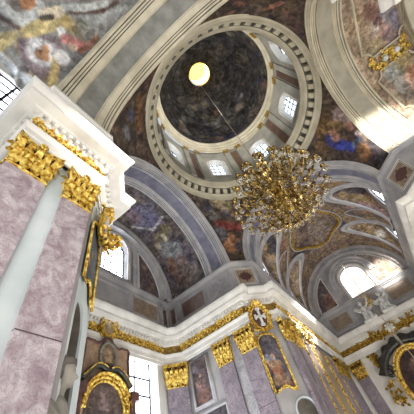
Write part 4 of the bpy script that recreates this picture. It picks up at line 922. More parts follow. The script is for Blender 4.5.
# ------------------------------------------------------------------ niches (chamfer walls with hollow recesses)
NOFF = .20
def niche_wall(name, cx, cy, nx, ny, half, hw, z0, zs, c=0.0):
    Mn = frameM((cx, cy, 0), nx, ny)
    ob, lp = wall_with_hole(name, PALE if 'nave' in name else WALLG, Mn, -half, half, 0, 11.2, c, hw, z0, zs, .05)
    Mn = Mn @ Matrix.Translation((c, 0, 0))
    n = 14; rows = []
    for z in (z0, (z0 + zs) / 2, zs): rows.append([(hw * cos(pi * i / n), -.05 - hw * .9 * sin(pi * i / n), z) for i in range(n + 1)])
    for k in range(1, 9):
        e = pi / 2 * k / 8; rows.append([(hw * cos(e) * cos(pi * i / n), -.05 - hw * .9 * cos(e) * sin(pi * i / n), zs + hw * sin(e)) for i in range(n + 1)])
    m = MB(); m.grid(rows, Mn); m.add([(hw * cos(pi * i / n), -.05 - hw * .9 * sin(pi * i / n), z0) for i in range(n + 1)], [tuple(range(n + 1))], Mn)
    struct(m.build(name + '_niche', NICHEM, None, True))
    m = MB(); pts = [(-hw - .06, .02, z0)] + [((hw + .06) * cos(pi - pi * i / n), .02, zs + (hw + .06) * sin(pi - pi * i / n)) for i in range(n + 1)] + [(hw + .06, .02, z0)]
    if 'nave' not in name: m.tube(pts, .05, 6, Mn); struct(m.build('trim_niche', PALE))
niche_wall('wall_front_pier', 5.6, 5.6, -.7071, -.7071, .852, .46, 2.6, 4.6, -.30)
niche_wall('wall_nave_pier_face', -6.0, 5.55, .7071, -.7071, .782, .44, 2.2, 5.0, NOFF)

# ------------------------------------------------------------------ sculpted figures (one continuous carved surface each)
def sculpt(name, caps, mat, parent=None, vox=.03, M=None):
    m = MB()
    for p, q, r0, r1 in caps:
        p = Vector(p); q = Vector(q); pts = []; rr = []
        L = (q - p).length; d = (q - p) / L if L > 1e-6 else ZV
        for k in range(5): a = -pi / 2 + pi / 2 * k / 4; pts.append(p + d * (r0 * sin(a))); rr.append(max(.004, r0 * cos(a)))
        for k in range(5): a = pi / 2 * k / 4; pts.append(q + d * (r1 * sin(a))); rr.append(max(.004, r1 * cos(a)))
        m.tube(pts, rr, 12)
    o = link_mesh(name, m.v, m.f, mat, parent, True)
    md = o.modifiers.new('carve', 'REMESH'); md.mode = 'VOXEL'; md.voxel_size = vox; md.use_smooth_shade = True
    s = o.modifiers.new('soften', 'SMOOTH'); s.factor = .5; s.iterations = 2
    return o
# statue in the near niche: bust-length figure, head turned to its left, mantle over the shoulders
st = thing('statue', 'grey stone statue with curly hair in the niche of the near pier', 'statue', (-6.48, 5.27, 2.22), facing(.7071, -.7071))
st.scale = (1.0, 1.0, 1.0)
sculpt('body', [((-.14, -.05, .0), (-.20, .0, .95), .26, .24), ((.14, -.05, .0), (.20, .0, .95), .26, .24), ((0, .02, .1), (0, .05, 1.15), .28, .24), ((-.24, .02, 1.12), (.24, .02, 1.12), .16, .16),
                ((0, .06, 1.2), (.02, .12, 1.45), .10, .09), ((.03, .14, 1.58), (.03, .17, 1.74), .13, .145), ((.03, .30, 1.66), (.03, .345, 1.585), .025, .035), ((-.04, .275, 1.70), (.10, .275, 1.70), .04, .04), ((.035, .26, 1.50), (.035, .265, 1.49), .06, .05),
                ((-.34, .05, 1.05), (-.38, .18, .62), .11, .09), ((-.38, .18, .62), (-.08, .36, .74), .085, .065), ((.34, .05, 1.05), (.40, .16, .60), .11, .09), ((.40, .16, .60), (.12, .36, .56), .085, .065),
                ((-.05, .38, .72), (.12, .38, .78), .05, .03), ((-.02, .40, .68), (.13, .40, .70), .04, .03), ((.08, .37, .54), (-.06, .40, .60), .045, .03)], GREYST, st, .028)
sculpt('hair', [((.03 + .16 * cos(a), .13 + .13 * sin(a), z), (.03 + .17 * cos(a), .13 + .14 * sin(a), z - .07), .065, .055) for z in (1.74, 1.64) for a in [pi * (.02 + .16 * i) + pi * .98 for i in range(7)]] +
       [((-.06, .10, 1.86), (.12, .10, 1.86), .09, .09)] + [((.03 + .13 * cos(a), .15 + .12 * sin(a), 1.84), (.03 + .14 * cos(a), .15 + .13 * sin(a), 1.80), .06, .05) for a in [TL * i / 9 for i in range(9)]], stone('statue_hair_stone', (.32, .31, .29), (.45, .43, .41), 3.0, .8), st, .026)  # hair in a darker stone tone than the body
sculpt('mantle', [((-.36, -.02, 1.16), (-.10, .22, .98), .13, .10), ((.36, -.02, 1.16), (.10, .24, .92), .13, .10), ((-.38, .0, 1.1), (-.30, .12, .2), .13, .12), ((.40, .0, 1.1), (.34, .14, .2), .12, .13), ((-.30, .25, .55), (.30, .30, .28), .09, .09), ((-.28, .22, .30), (.28, .28, .10), .09, .09), ((-.2, .2, .8), (.2, .3, .62), .06, .07)], GREYST, st, .03)
m = MB(); m.box(-.42, .42, -.35, .42, -.35, -.02); m.box(-.48, .48, -.35, .48, -.12, -.04); m.build('plinth', WHITEST, st)

def putto(label, loc, rot, flip=1):
    t = thing('putto', label, 'statue', loc, rot)
    f = flip
    sculpt('body', [((0, 0, .42), (.04 * f, .04, .86), .17, .18), ((-.12, .02, .90), (.14, .02, .92), .09, .09), ((.03 * f, .05, 1.0), (.05 * f, .08, 1.06), .07, .07), ((.06 * f, .12, 1.20), (.06 * f, .12, 1.24), .14, .13), ((.06 * f, .25, 1.20), (.06 * f, .26, 1.18), .03, .025),
                    ((-.09, .06, .40), (-.16, .40, .38), .12, .10), ((-.16, .40, .38), (-.15, .42, .04), .09, .06), ((-.15, .42, .04), (-.14, .54, .02), .05, .04), ((.10, .06, .40), (.20, .34, .50), .12, .10), ((.20, .34, .50), (.22, .46, .16), .09, .06), ((.22, .46, .16), (.22, .58, .14), .05, .04),
                    ((-.18, .02, .92), (-.40, .16, 1.06), .07, .06), ((-.40, .16, 1.06), (-.52, .22, 1.34), .055, .04), ((.2, .02, .92), (.36, .14, .72), .07, .055), ((.36, .14, .72), (.50, .30, .80), .055, .04),
                    ((-.53, .23, 1.36), (-.55, .24, 1.45), .03, .018), ((-.56, .22, 1.36), (-.61, .22, 1.42), .02, .014), ((.52, .32, .81), (.58, .38, .83), .03, .018)], WHITEST, t, .03)
    for s in (-1, 1):
        m = MB(); rows = []
        for i in range(7):
            u = i / 6; rows.append([(s * (.08 + .62 * u), -.14 - .10 * u, .80 + .42 * sin(u * 1.9) - v * (.10 + .34 * sin(pi * min(1, u * .9 + .1))) * (1 + .10 * sin(u * 30)) + .02 * v) for v in (0, .33, .66, 1)])
        m.grid(rows); m.build('wing', WHITEST, t, True)
    sculpt('drapery', [((-.2, .12, .44), (.25, .18, .50), .10, .09), ((.2, .1, .5), (.42, -.04, .18), .10, .07), ((-.15, .1, .45), (-.32, .0, .12), .09, .07)], WHITEST, t, .035)
    sculpt('cloud_seat', [((-.25, .08, .12), (.25, .08, .14), .2, .2), ((0, .0, .24), (.12, .1, .26), .17, .16), ((-.35, .2, .06), (.4, .25, .04), .12, .12)], WHITEST, t, .04)
    return t
putto('white winged putto seated on the choir cornice, under the stained glass window', (19.3, .65, 11.0), facing(-1, .1), 1)
putto('white winged putto on the choir cornice, beside the tan attic panel', (19.3, -1.0, 11.0), facing(-1, -.2), -1)
m = MB(); garland_clump(m, .5, .9, 16, .2); o = m.build('gilded_ornament', GOLD, None, True); o.location = (19.5, -.1, 12.3); o.rotation_euler = (0, 0, facing(-1, 0)); tag(o, 'small gilded ornament standing between the two white putti', 'ornament')

# ------------------------------------------------------------------ lunettes on the two end walls
def lunette_arch(name, label, M, r0, r1, cz, prof_d, mat, a0=0, a1=pi, cat='arch', c=0.0):
    m = MB()
    prof = [(r0, 0), (r0, prof_d), (r0 + (r1 - r0) * .18, prof_d), (r0 + (r1 - r0) * .24, prof_d * .6), (r0 + (r1 - r0) * .6, prof_d * .6), (r0 + (r1 - r0) * .68, prof_d * .95), (r1, prof_d * .95), (r1, 0)]
    m.grid([[(c + r * cos(a0 + (a1 - a0) * i / 48), y, cz + r * sin(a0 + (a1 - a0) * i / 48)) for i in range(49)] for r, y in prof], M)
    return m
def shaped_surround(M, hw, z0, zs, wd, d):
    m = MB(); n = 20
    def line(k, y): return [(-(hw + k), y, z0)] + [((hw + k) * cos(pi - pi * i / n), y, zs + (hw + k) * sin(pi - pi * i / n)) for i in range(n + 1)] + [((hw + k), y, z0)]
    m.grid([line(0, 0), line(0, d), line(wd * .25, d), line(wd * .3, d * .55), line(wd * .7, d * .55), line(wd * .75, d), line(wd, d), line(wd, 0)], M)
    return m
FLU = fresco_mat('lunette_fresco', [(.34, .31, .33), (.46, .41, .40), (.40, .35, .36), (.50, .44, .40), (.36, .34, .38)], 1.5, .35, 3.2, .4)
def lunette_fresco(name, label, M, hw_in, r_out, side, base, alt, blobs, zs0, zlow):
    """curved triangular painting between window surround and outer arch (side = +-1 in local x)"""
    rows = []
    for i in range(25):
        u = i / 24; r = r_out; x = hw_in + (sqrt(r * r - .15) - hw_in) * u
        top = sqrt(max(.02, r * r - x * x)); rows.append([(side * x, .03, zlow + (Z2 + top - zlow) * v / 20) for v in range(21)])
    t = thing(name, label, 'fresco'); t.matrix_world = M
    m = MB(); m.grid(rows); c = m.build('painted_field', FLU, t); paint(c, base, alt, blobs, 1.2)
    edge = [r[-1] for r in rows]; m = MB(); m.tube([rows[0][0], rows[0][-1]] + edge + [rows[-1][0], rows[0][0]], .06, 6); m.build('moulded_edge', WHITE, t)
    return t
# transept
tag_ = lunette_arch('x', '', MT, 4.35, 5.1, Z2, .55, GREYM); struct(tag_.build('trim_11', GREYM))
Mw = frameM((-.05, 12.1, 0), 0, -1)
struct(shaped_surround(Mw, 1.12, 14.05, 16.55, .22, .10).build('trim_12', WHITE)); struct(shaped_surround(Mw, 1.55, 13.7, 16.5, .5, .16).build('trim_13', GREYM))
lunette_fresco('lunette_fresco', 'painted figures right of the transept lunette window, framed by the outer arch', MT, 2.15, 4.25, -1, (.38, .35, .37), (.46, .42, .43), [((-3.0, .03, 14.6), (-2.7, .03, 15.6), .42, (.42, .34, .36)), ((-2.8, .03, 15.9), (-2.8, .03, 16.0), .22, (.60, .50, .46)), ((-3.3, .03, 14.2), (-3.5, .03, 14.6), .3, (.50, .42, .38))], Z2, 13.75)
lunette_fresco('lunette_fresco', 'painted figures on the far half of the transept lunette, behind the near pier', MT, 2.15, 4.25, 1, (.38, .35, .37), (.46, .42, .43), [], Z2, 13.75)
# choir
struct(lunette_arch('x', '', MC, 4.4, 5.12, Z2, .6, GREYM).build('trim_14', GREYM))
Mc = frameM((19.9, -.35, 0), -1, 0)
struct(shaped_surround(Mc, 1.30, 13.2, 15.5, .18, .08).build('trim_15', WHITE)); struct(shaped_surround(Mc, 1.75, 15.2, 15.5, .55, .22).build('trim_16', GREYM))
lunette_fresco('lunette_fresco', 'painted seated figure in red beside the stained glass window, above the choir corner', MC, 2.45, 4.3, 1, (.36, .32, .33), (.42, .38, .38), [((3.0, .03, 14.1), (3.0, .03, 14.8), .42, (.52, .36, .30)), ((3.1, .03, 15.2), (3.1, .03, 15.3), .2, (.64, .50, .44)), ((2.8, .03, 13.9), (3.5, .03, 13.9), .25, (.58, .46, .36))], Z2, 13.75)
lunette_fresco('lunette_fresco', 'fresco with sun glare painted into its pale colours on the choir lunette, above the white putti', MC, 2.0, 4.3, -1, (.66, .62, .58), (.74, .70, .66), [((-3.2, .03, 14.5), (-2.9, .03, 15.4), .4, (.66, .56, .50)), ((-3.6, .03, 14.3), (-3.6, .03, 15.0), .3, (.70, .58, .42))], Z2, 13.75)  # pale ground stands for the sunlit patch beside the window
m = MB(); m.box(-4.6, 4.6, 0, .18, 13.35, 13.62, MC); struct(m.build('trim_17', GREYM))

# ------------------------------------------------------------------ raised borders of the vault frescoes
def on_barrel(axis, s, ax, ang, r):
    return arch_frame(axis, s, 0)(ax, r, ang)
def vault_border(label, axis, s, pts, r, rad, mat, cat='fresco border', closed=True, name='fresco_border'):
    m = MB(); P = [on_barrel(axis, s, a, t, r) for a, t in pts]
    if closed: P = P + [P[0], P[1]]
    m.tube(P, rad, 6); o = m.build(name, mat, None, True); return tag(o, label, cat)
def quatre(a0, t0, ha, ht, n=64, lob=.10):
    return [(a0 + ha * cos(u) * (1 + lob * cos(4 * u)), t0 + ht * sin(u) * (1 + lob * cos(4 * u))) for u in [TL * i / n for i in range(n)]]
def rrect(a0, a1, t0, t1, notch=.25, n=5):
    """panel outline with incurved corners; a along the vault, t its angle"""
    ra, rt = notch, notch / 5.1; out = []
    for ca, ct, s0 in ((a0, t0, 0), (a1, t0, 1), (a1, t1, 2), (a0, t1, 3)):
        for i in range(n + 1):
            u = i / n * pi / 2
            if s0 == 0: out.append((ca + ra * sin(u), ct + rt * cos(u)))
            if s0 == 1: out.append((ca - ra * cos(u), ct + rt * sin(u)))
            if s0 == 2: out.append((ca - ra * sin(u), ct - rt * cos(u)))
            if s0 == 3: out.append((ca + ra * cos(u), ct - rt * sin(u)))
    return out
OV = quatre(13.7, pi / 2, 2.9, .47)
o1 = vault_border('gilded moulded border around the large quatrefoil fresco of the choir vault', 'x', 1, OV, 5.02, .15, GOLDD)
m = MB(); Pq = [on_barrel('x', 1, a, t, 5.02) for a, t in quatre(13.7, pi / 2, 3.12, .51)]; m.tube(Pq + [Pq[0], Pq[1]], .07, 6); m.build('outer_moulding', GREYM, o1, True)
for sy in (0, 1):                                  # leaf-shaped fields and ribs between the severies
    for k, ax in enumerate((13.0,)):
        t0 = .50 if sy == 0 else pi - .50
        pts = [(ax + .95 * cos(u) * (1 - .35 * sin(u) * (1 if sy else -1) * -1), t0 + .40 * sin(u)) for u in [TL * i / 36 for i in range(36)]]
        vault_border('grey border of the leaf-shaped choir vault fresco, ' + ('saint painting side' if sy else 'sunlit side'), 'x', 1, pts, 5.03, .07, GREYM)
def sev_rib(label, c, hw, top, sy):
    m = MB(); rows = []
    for k, (e, dz) in enumerate(((1.0, .0), (1.0, -.10), (1.09, -.12), (1.11, -.05), (1.20, -.05), (1.22, -.10), (1.28, -.08), (1.28, .02))):
        row = []
        for i in range(45):
            u = -0.992 + 1.984 * i / 44; h = top * sqrt(1 - u * u) * (1 + (e - 1) * .35)
            h = min(h, 4.95); r = 5.1 + dz; y = sqrt(max(0, r * r - min(h, r - .01) ** 2))
            row.append((c + hw * e * u, sy * y, Z2 + h + dz * .5))
        rows.append(row)
    m.grid(rows); o = m.build('vault_rib', GREYM, None, True); return tag(o, label, 'rib')
for sy, nm in ((1, 'north'), (-1, 'south')):
    for c, wh in ((10.3, 'next to the crossing arch'), (15.7, 'close to the choir end wall')):
        sev_rib('curved grey vault rib ' + wh + (', saint painting side' if sy > 0 else ', sunlit side'), c, 1.75, 4.15, sy)
o = vault_border('cream border around the larger fresco on the vault beyond the tall cream arch', 'y', -1, rrect(8.75, 11.6, 1.18, 2.25, .5), 5.05, .075, CREAM)
vault_border('cream border around the lower fresco on the vault beyond the tall cream arch', 'y', -1, rrect(8.75, 11.6, .32, .98, .45), 5.05, .075, CREAM)
m = MB()
for i in range(46):
    ax = random.uniform(8.9, 11.4); t = random.uniform(1.0, 1.16); p = Vector(on_barrel('y', -1, ax, t, 5.02)); ctr = Vector((0, p.y, Z2)); nrm = (ctr - p).normalized(); a = random.uniform(0, TL)
    e1 = Vector((0, 1, 0)); e2 = nrm.cross(e1); dv = e1 * cos(a) + e2 * sin(a); leaf(m, p, nrm.cross(dv), nrm, dv, .2, .34, .08, .06, 2, 5)
tag(m.build('gilded_relief', GOLD, None, True), 'gilded leaf relief between the two frescoes on the vault beyond the tall cream arch', 'ornament')
for ax in (9.8, 10.6):
    p = Vector(on_barrel('y', -1, ax, 1.08, 4.97)); m = MB(); m.ball(p, .2, 12); tag(m.build('medallion', WHITEST, None, True), 'small white medallion set in the gilded vault relief, ' + ('closer to the cream arch' if ax < 10 else 'farther from the cream arch'), 'medallion')
struct(lunette_arch('x', '', frameM((0, -12.2, 0), 0, 1), 4.4, 5.14, Z2, .7, CREAM).build('trim_18', CREAM))
# ------------------------------------------------------------------ transept retable
rt = thing('retable', 'rose marble retable with oval picture and gilded arch beside the lower transept window', 'altarpiece', (-.40, 12.1, 0), facing(0, -1))
def slab(outline, y0, y1):
    m = MB(); n = len(outline); m.add([(x, y0, z) for x, z in outline] + [(x, y1, z) for x, z in outline], [tuple(range(n)), tuple(range(n, 2 * n))] + [(i, (i + 1) % n, n + (i + 1) % n, n + i) for i in range(n)]); return m
half = [(0, 9.32), (.16, 9.26), (.30, 9.08), (.52, 8.96), (.70, 8.92), (.82, 8.98), (1.0, 8.98), (1.22, 9.0), (1.32, 8.9), (1.28, 8.5), (1.32, 8.0), (1.36, 7.3), (1.55, 6.8), (1.6, 4.0)]
outl = [(x, z) for x, z in half] + [(-x, z) for x, z in reversed(half[1:])]
slab(outl, .05, .42).build('back_board', REDM, rt)
m = MB(); m.tube([(x, .42, z) for x, z in [(-a, b) for a, b in reversed(half[1:12])] + half[:12]], .07, 6); m.build('top_moulding', DARKRED, rt, True)
m = MB(); rows = [[(max(k / 6, .02) * .42 * cos(TL * i / 28), .50, 8.42 + max(k / 6, .02) * .58 * sin(TL * i / 28)) for i in range(28)] for k in range(7)]; m.grid(rows, closed=True); c = m.build('oval_picture', FPIC, rt); paint(c, (.48, .40, .32), (.58, .50, .40), [((0, .5, 8.1), (0, .5, 8.5), .2, (.70, .58, .44)), ((.02, .5, 8.68), (.02, .5, 8.7), .09, (.74, .6, .5))], 1.5)
m = MB(); ring = [(.47 * cos(TL * i / 32), .48, 8.42 + .63 * sin(TL * i / 32)) for i in range(33)]; m.tube(ring, .075, 8); m.build('oval_frame', stone('grey_green_frame', (.46, .47, .43), (.56, .56, .52), 2.0), rt, True)
for s in (-1, 1):                                  # broken pediment of dark scrolls with gilded edge
    P = [(s * (.10 + 1.25 * u), .58, 7.72 + .24 * sin(u * pi * 1.25) - .36 * u) for u in [i / 14 for i in range(15)]]
    m = MB(); m.tube(P, .13, 8); spiral(m, (s * .12, .58, 7.86), X, ZV, .17, 1.3, .08, 16, -s, -pi / 2); pd = m.build('pediment_scroll', DARKM, rt, True)
    m = MB(); m.tube([(x, y + .10, z + .08) for x, y, z in P], .04, 6); m.build('gilded_edge', GOLD, pd, True)
m = MB()
for i in range(30):
    a = pi * (i + .5) / 30; dv = Vector((cos(a), .3, sin(a))).normalized(); sd = Vector((-sin(a), 0, cos(a)))
    leaf(m, (1.08 * cos(a), .46, 6.2 + 1.15 * sin(a)), sd, Y, dv, .24, .30, .14, .1, 2, 5); m.ball((1.16 * cos(a), .56, 6.2 + 1.23 * sin(a)), .085, 6)
m.tube([(1.02 * cos(pi * i / 32), .5, 6.2 + 1.1 * sin(pi * i / 32)) for i in range(33)], .07, 6); m.build('gilded_arch', GOLD, rt, True)
m = MB(); m.grid([[(1.0 * r * cos(pi * i / 24), .45, 6.2 + 1.08 * r * sin(pi * i / 24)) for i in range(25)] for r in (.02, .5, 1)]); m.box(-1, 1, .43, .45, 4, 6.2); c = m.build('altar_picture', FPIC, rt); paint(c, (.33, .28, .27), (.42, .36, .33), [((0, .45, 6.3), (0, .45, 6.8), .3, (.52, .44, .42))])
for s in (-1, 1):
    m = MB(); m.tube([(s * 1.42, .6, 4.0), (s * 1.42, .6, 6.62)], .16, 12); m.box(s * 1.42 - .22, s * 1.42 + .22, .3, .82, 6.6, 6.95); m.build('column', DARKRED, rt)

# ------------------------------------------------------------------ high altar on the choir end wall
ha = thing('high_altar', 'high altar with a gilded oval picture frame under dark curved marble, choir end wall', 'altarpiece', (19.9, 0, 0), facing(-1, 0))
m = MB(); rows = [[(max(k / 8, .02) * 1.62 * cos(TL * i / 40), .32, 6.0 + max(k / 8, .02) * 2.1 * sin(TL * i / 40)) for i in range(40)] for k in range(9)]; m.grid(rows, closed=True); c = m.build('altar_picture', FPIC, ha); paint(c, (.24, .18, .17), (.32, .24, .22), [((0, .32, 5), (0, .32, 6.8), .7, (.44, .34, .30)), ((0, .32, 7.2), (0, .32, 7.3), .25, (.62, .5, .42))], 1)
m = MB(); m.tube([(1.72 * cos(TL * i / 48), .38, 6.0 + 2.2 * sin(TL * i / 48)) for i in range(49)], .17, 8); fr_ = m.build('gilded_frame', GOLD, ha, True)
m = MB()
for i in range(44):
    a = TL * i / 44; dv = Vector((cos(a), .4, sin(a))).normalized(); leaf(m, (1.78 * cos(a), .40, 6.0 + 2.26 * sin(a)), Vector((-sin(a), 0, cos(a))), Y, dv, .2, .26, .1, .08, 2, 5)
m.build('gilded_foliage', GOLD, fr_, True)
for s in (-1, 1):                                  # dark marble curved hood
    n = 18; rows = []
    for i in range(n + 1):
        a = radians(88 - 62 * i / n); w0, w1 = 2.55, 3.15 + .10 * sin(i * 1.1)
        rows.append([(s * w0 * cos(a), .1, 5.9 + w0 * 1.05 * sin(a)), (s * w0 * cos(a), .62, 5.9 + w0 * 1.05 * sin(a)), (s * (w0 + .2) * cos(a), .70, 5.9 + (w0 + .2) * 1.05 * sin(a)), (s * (w0 + .3) * cos(a), .52, 5.9 + (w0 + .3) * 1.05 * sin(a)), (s * w1 * cos(a), .60, 5.9 + w1 * 1.05 * sin(a)), (s * w1 * cos(a), .1, 5.9 + w1 * 1.05 * sin(a))])
    m = MB(); m.grid(rows); m.f.append((0, 1, 2, 3, 4, 5)); k0 = len(m.v) - 6; m.f.append(tuple(range(k0, k0 + 6)))
    m.build('marble_hood', DARKM, ha, True)
    m = MB(); spiral(m, (s * 2.05, .4, 7.25), X, ZV, .38, 1.3, .16, 20, s, pi / 2); m.build('marble_scroll', DARKM, ha, True)
    m = MB(); Mg = Matrix.Translation((s * 2.6, .15, 5.2)); mm = MB(); garland_clump(mm, .8, 1.5, 34, .25); mm.v = [Mg @ v for v in mm.v]; mm.build('gilded_foliage', GOLDD, ha, True)
# sunburst over the altar and the hanging trophies
sb = thing('sunburst', 'gilded sunburst of rays over the high altar, under the putti', 'ornament', (19.6, -.1, 9.95), facing(-1, 0))
m = MB()
for i in range(34):
    a = TL * i / 34; L = .95 if i % 2 else .72; dx, dz = cos(a), sin(a); px, pz = -dz * .045, dx * .045
    m.add([(dx * .2 + px, .22, dz * .2 + pz), (dx * .2 - px, .22, dz * .2 - pz), (dx * L, .16, dz * L), (dx * .2, .30, dz * .2)], [(0, 2, 3), (1, 3, 2), (0, 1, 2)])
m.build('rays', GOLD, sb)
m = MB(); m.ball((0, .28, 0), (.26, .14, .26), 14)
for i in range(7):
    a = TL * i / 7; m.ball((.3 * cos(a), .24, .3 * sin(a)), (.13, .1, .12), 8)
m.build('cloud_centre', WHITEST, sb, True)
for k, y in enumerate((2.45, -2.55)):
    m = MB(); garland_clump(m, .62, 1.15, 26, .22); m.tube([(0, .06, 1.2), (0, .06, 1.5)], .03, 6); o = m.build('gilded_trophy', GOLDD, None, True); o.location = (19.86, y, 8.0); o.rotation_euler = (0, 0, facing(-1, 0)); tag(o, 'gilded trophy hanging on the wall ' + ('between the corner pilaster and the dark altar hood' if k == 0 else 'on the far side of the high altar'), 'ornament')
m = MB(); garland_clump(m, 1.0, .75, 26, .3); o = m.build('gilded_ornament', GOLDD, None, True); o.location = (19.66, 1.35, 9.5); o.rotation_euler = (0, 0, facing(-1, 0)); tag(o, 'cluster of gilded foliage beside the sunburst, toward the choir corner', 'ornament')
m = MB(); garland_clump(m, 1.2, .9, 34, .3); o = m.build('gilded_ornament', GOLDD, None, True); o.location = (19.66, -1.6, 9.45); o.rotation_euler = (0, 0, facing(-1, 0)); tag(o, 'cluster of gilded foliage beside the sunburst, below the tan attic panel', 'ornament')

# gilded bracket over the near painting
cartouche('gilded foliage cartouche above the edge-on painting of the near pier', (-5.96, 5.5, 8.2), .7071, -.7071, .72, 1.0, DARKRED, WHITEST)
m = MB(); garland_clump(m, .5, .22, 16, .4); spiral(m, (.1, .42, .1), Y, ZV, .2, 1.5, .07, 18); spiral(m, (-.15, .42, .1), Y, ZV, .2, 1.5, .07, 18); o = m.build('gilded_bracket', GOLD, None, True); o.location = (-5.75, 5.70, 7.75); o.rotation_euler = (0, 0, facing(.7071, -.7071)); tag(o, 'gilded bracket jutting out at the top of the edge-on painting', 'ornament')

# ------------------------------------------------------------------ chandelier
CHX, CHY = 0.0, 0.58
ch = thing('chandelier', 'large gilded branched chandelier with clear glass globes hanging under the dome', 'chandelier', (CHX, CHY, 10.9))
m = MB(); m.lathe([(.02, -1.15), (.10, -1.12), (.14, -1.0), (.08, -.92), (.12, -.85), (.26, -.72), (.30, -.6), (.20, -.48), (.12, -.40), (.30, -.2), (.42, -.05), (.34, .12), (.16, .22), (.10, .4), (.18, .55), (.28, .75), (.26, .95), (.12, 1.08), (.09, 1.25), (.2, 1.4), (.22, 1.55), (.10, 1.7), (.07, 2.2), (.16, 2.35), (.10, 2.5), (.02, 2.55)], 24)
m.build('stem', GOLD, ch, True)
m = MB(); m.ball((0, 0, -1.28), .13, 14); m.build('crystal_drop', GLASS, ch, True)
m = MB()
for i in range(12):
    a = TL * i / 12; dv = Vector((cos(a), sin(a), 0)); leaf(m, dv * .2 + Vector((0, 0, -.1)), dv.cross(ZV), -ZV, (dv + ZV * -.25).normalized(), .2, .55, .1, .1, 2, 6)
m.build('bottom_rosette', BRASS, ch, True)
def arm_mesh(R, z0, z1, big=1.0):
    m = MB(); P = []
    for i in range(19):
        u = i / 18; x = .12 + (R - .12) * u
        z = z0 + (z1 - z0) * u - .40 * sin(pi * u) * (1 - .3 * u) + .16 * sin(2 * pi * u)
        P.append((x, 0, z))
    m.tube(P, [.030 - .010 * i / 18 for i in range(19)], 6)
    for u, s in ((.35, 1), (.62, -1), (.8, 1)):
        i = int(u * 18); c = P[i]
        spiral(m, (c[0], 0, c[2] + s * .11), X, ZV, .11, 1.3, .018, 12, s, -s * pi / 2)
        leaf(m, c, Y, ZV, Vector((.8, 0, .5)).normalized(), .11, .24, .06, .05, 2, 5); leaf(m, c, Y, ZV, Vector((.5, 0, -.7)).normalized(), .10, .20, .06, .05, 2, 5)
        leaf(m, c, Y, ZV, Vector((.2, .9, .2)).normalized(), .09, .18, .05, .04, 2, 5); leaf(m, c, Y, ZV, Vector((.2, -.9, .2)).normalized(), .09, .18, .05, .04, 2, 5)
    m.lathe([(.01, -.10), (.05, -.08), (.03, -.04), (.10, .0), (.13, .05), (.10, .05), (.04, .03), (.045, .12), (.05, .14)], 10, M=Matrix.Translation((R, 0, z1)))
    return m
def globe_mesh(R, z1, r=.15):
    m = MB(); m.ball((R, 0, z1 - .22), r, 14); return m
def glow_cap(R, z1):
    m = MB(); m.lathe([(.02, -.13), (.05, -.12), (.055, -.06), (.03, -.02), (.02, .02)], 8, M=Matrix.Translation((R, 0, z1))); return m
TIERS = [(2.25, -.1, .0, 20, 0.0), (2.0, .55, .95, 18, .17), (1.65, 1.05, 1.6, 14, .1), (1.35, -.55, -.70, 14, .2), (1.2, 1.55, 2.2, 10, .3), (.75, -.75, -1.1, 8, .1)]
for R, z0, z1, n, ph in TIERS:
    base = None
    for k in range(n):
        a = ph + TL * k / n
        if base is None:
            base = arm_mesh(R, z0, z1).build('arm', BRASS, ch, True); q = base
            g0 = globe_mesh(R, z1).build('glass_globe', GLASS, q, True); c0 = glow_cap(R, z1).build('globe_cap', GOLD, q, True)
        else:
            q = base.copy(); COL.objects.link(q); q.parent = ch
            for src in (g0, c0):
                r = src.copy(); COL.objects.link(r); r.parent = q
        q.rotation_euler = (0, 0, a)
m = MB(); m.tube([(CHX, CHY, 13.0), (0, 0, 36.0)], .022, 6); tag(m.build('chandelier_chain', CORD), 'long thin chain from the dome opening down to the chandelier', 'chain')
m = MB(); m.tube([(12.2, -.12, 18.7), (12.2, .1, 9), (12.2, .12, 3.2)], .028, 6); tag(m.build('lamp_cord', CORD), 'pale cord hanging from the choir vault in front of the stained glass window', 'cord')

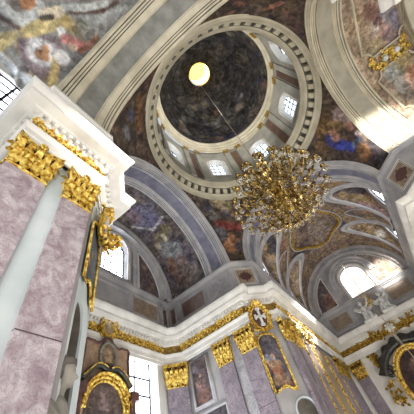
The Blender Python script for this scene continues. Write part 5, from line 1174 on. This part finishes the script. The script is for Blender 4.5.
# ------------------------------------------------------------------ light
W = bpy.data.worlds.new('World'); SC.world = W; W.use_nodes = True
bg = W.node_tree.nodes['Background']; bg.inputs[0].default_value = (.86, .92, 1.0, 1); bg.inputs[1].default_value = WORLD_S
def area(name, loc, target, size, power, col, sy=None):
    l = bpy.data.lights.new(name, 'AREA'); l.energy = power; l.color = col; l.size = size
    if sy: l.shape = 'RECTANGLE'; l.size_y = sy
    o = bpy.data.objects.new(name, l); COL.objects.link(o); o.location = loc
    o.rotation_euler = (Vector(target) - Vector(loc)).to_track_quat('-Z', 'Y').to_euler(); return o
def spot(name, loc, target, ang, power, col, blend=.6, r=.3):
    l = bpy.data.lights.new(name, 'SPOT'); l.energy = power; l.color = col; l.spot_size = radians(ang); l.spot_blend = blend; l.shadow_soft_size = r
    o = bpy.data.objects.new(name, l); COL.objects.link(o); o.location = loc
    o.rotation_euler = (Vector(target) - Vector(loc)).to_track_quat('-Z', 'Y').to_euler(); return o
COOL = (.88, .94, 1.0); WARM = (1.0, .95, .86)
area('nave_daylight', (-13, -1, 3.0), (3, 2, 13), 8, 800, WARM)
area('crossing_bounce', (0, 0, .6), (0, 0, 10), 9, 560, WARM)  # added unseen fills, this and three below, standing in for floor bounce
area('choir_bounce', (13, 0, .6), (13, 0, 10), 7, 430, (1.0, .98, .94))
area('transept_bounce', (0, 9.0, .6), (0, 9.8, 10), 5, 460, COOL)
area('south_bounce', (0, -10, .6), (0, -9, 10), 6, 640, WARM)
spot('south_window_sun', (-1.0, -12.5, 15.0), (-6.3, 4.2, 11.0), 14, 16000, WARM)
spot('nave_window_sun', (-12, 5.2, 15.5), (5.0, -7.4, 15.1), 9.5, 60000, WARM)
spot('choir_window_sun', (15.7, -4.2, 15.2), (10.6, 4.7, 9.9), 24, 14000, WARM)
spot('choir_end_sun', (15.7, -4.3, 15.4), (19.8, -2.9, 14.3), 40, 2300, WARM)
area('drum_fill', (0, 0, 22.2), (0, 0, 30), 5, 380, (1.0, .98, .94))  # added fill inside the drum to brighten it, no lamp hangs there

# ------------------------------------------------------------------ camera
cam = bpy.data.cameras.new('camera'); co = bpy.data.objects.new('camera', cam); COL.objects.link(co)
cam.sensor_width = 36; cam.lens = CAM_F * 36 / 414; cam.clip_start = .05; cam.clip_end = 200
R0, R1, R2 = CAM_M
co.matrix_world = Matrix(((R0[0], -R1[0], -R2[0], -9.07), (R0[1], -R1[1], -R2[1], .72), (R0[2], -R1[2], -R2[2], 1.6), (0, 0, 0, 1)))
SC.camera = co
for o_ in COL.objects:
    if o_.name.startswith('putto') and o_.type == 'EMPTY': o_.scale = (1.35, 1.35, 1.35)
SC.view_settings.view_transform = 'Standard'
for lk in ('Medium High Contrast', 'Standard - Medium High Contrast'):
    try:
        SC.view_settings.look = lk; break
    except TypeError: pass
SC.view_settings.exposure = 0.10
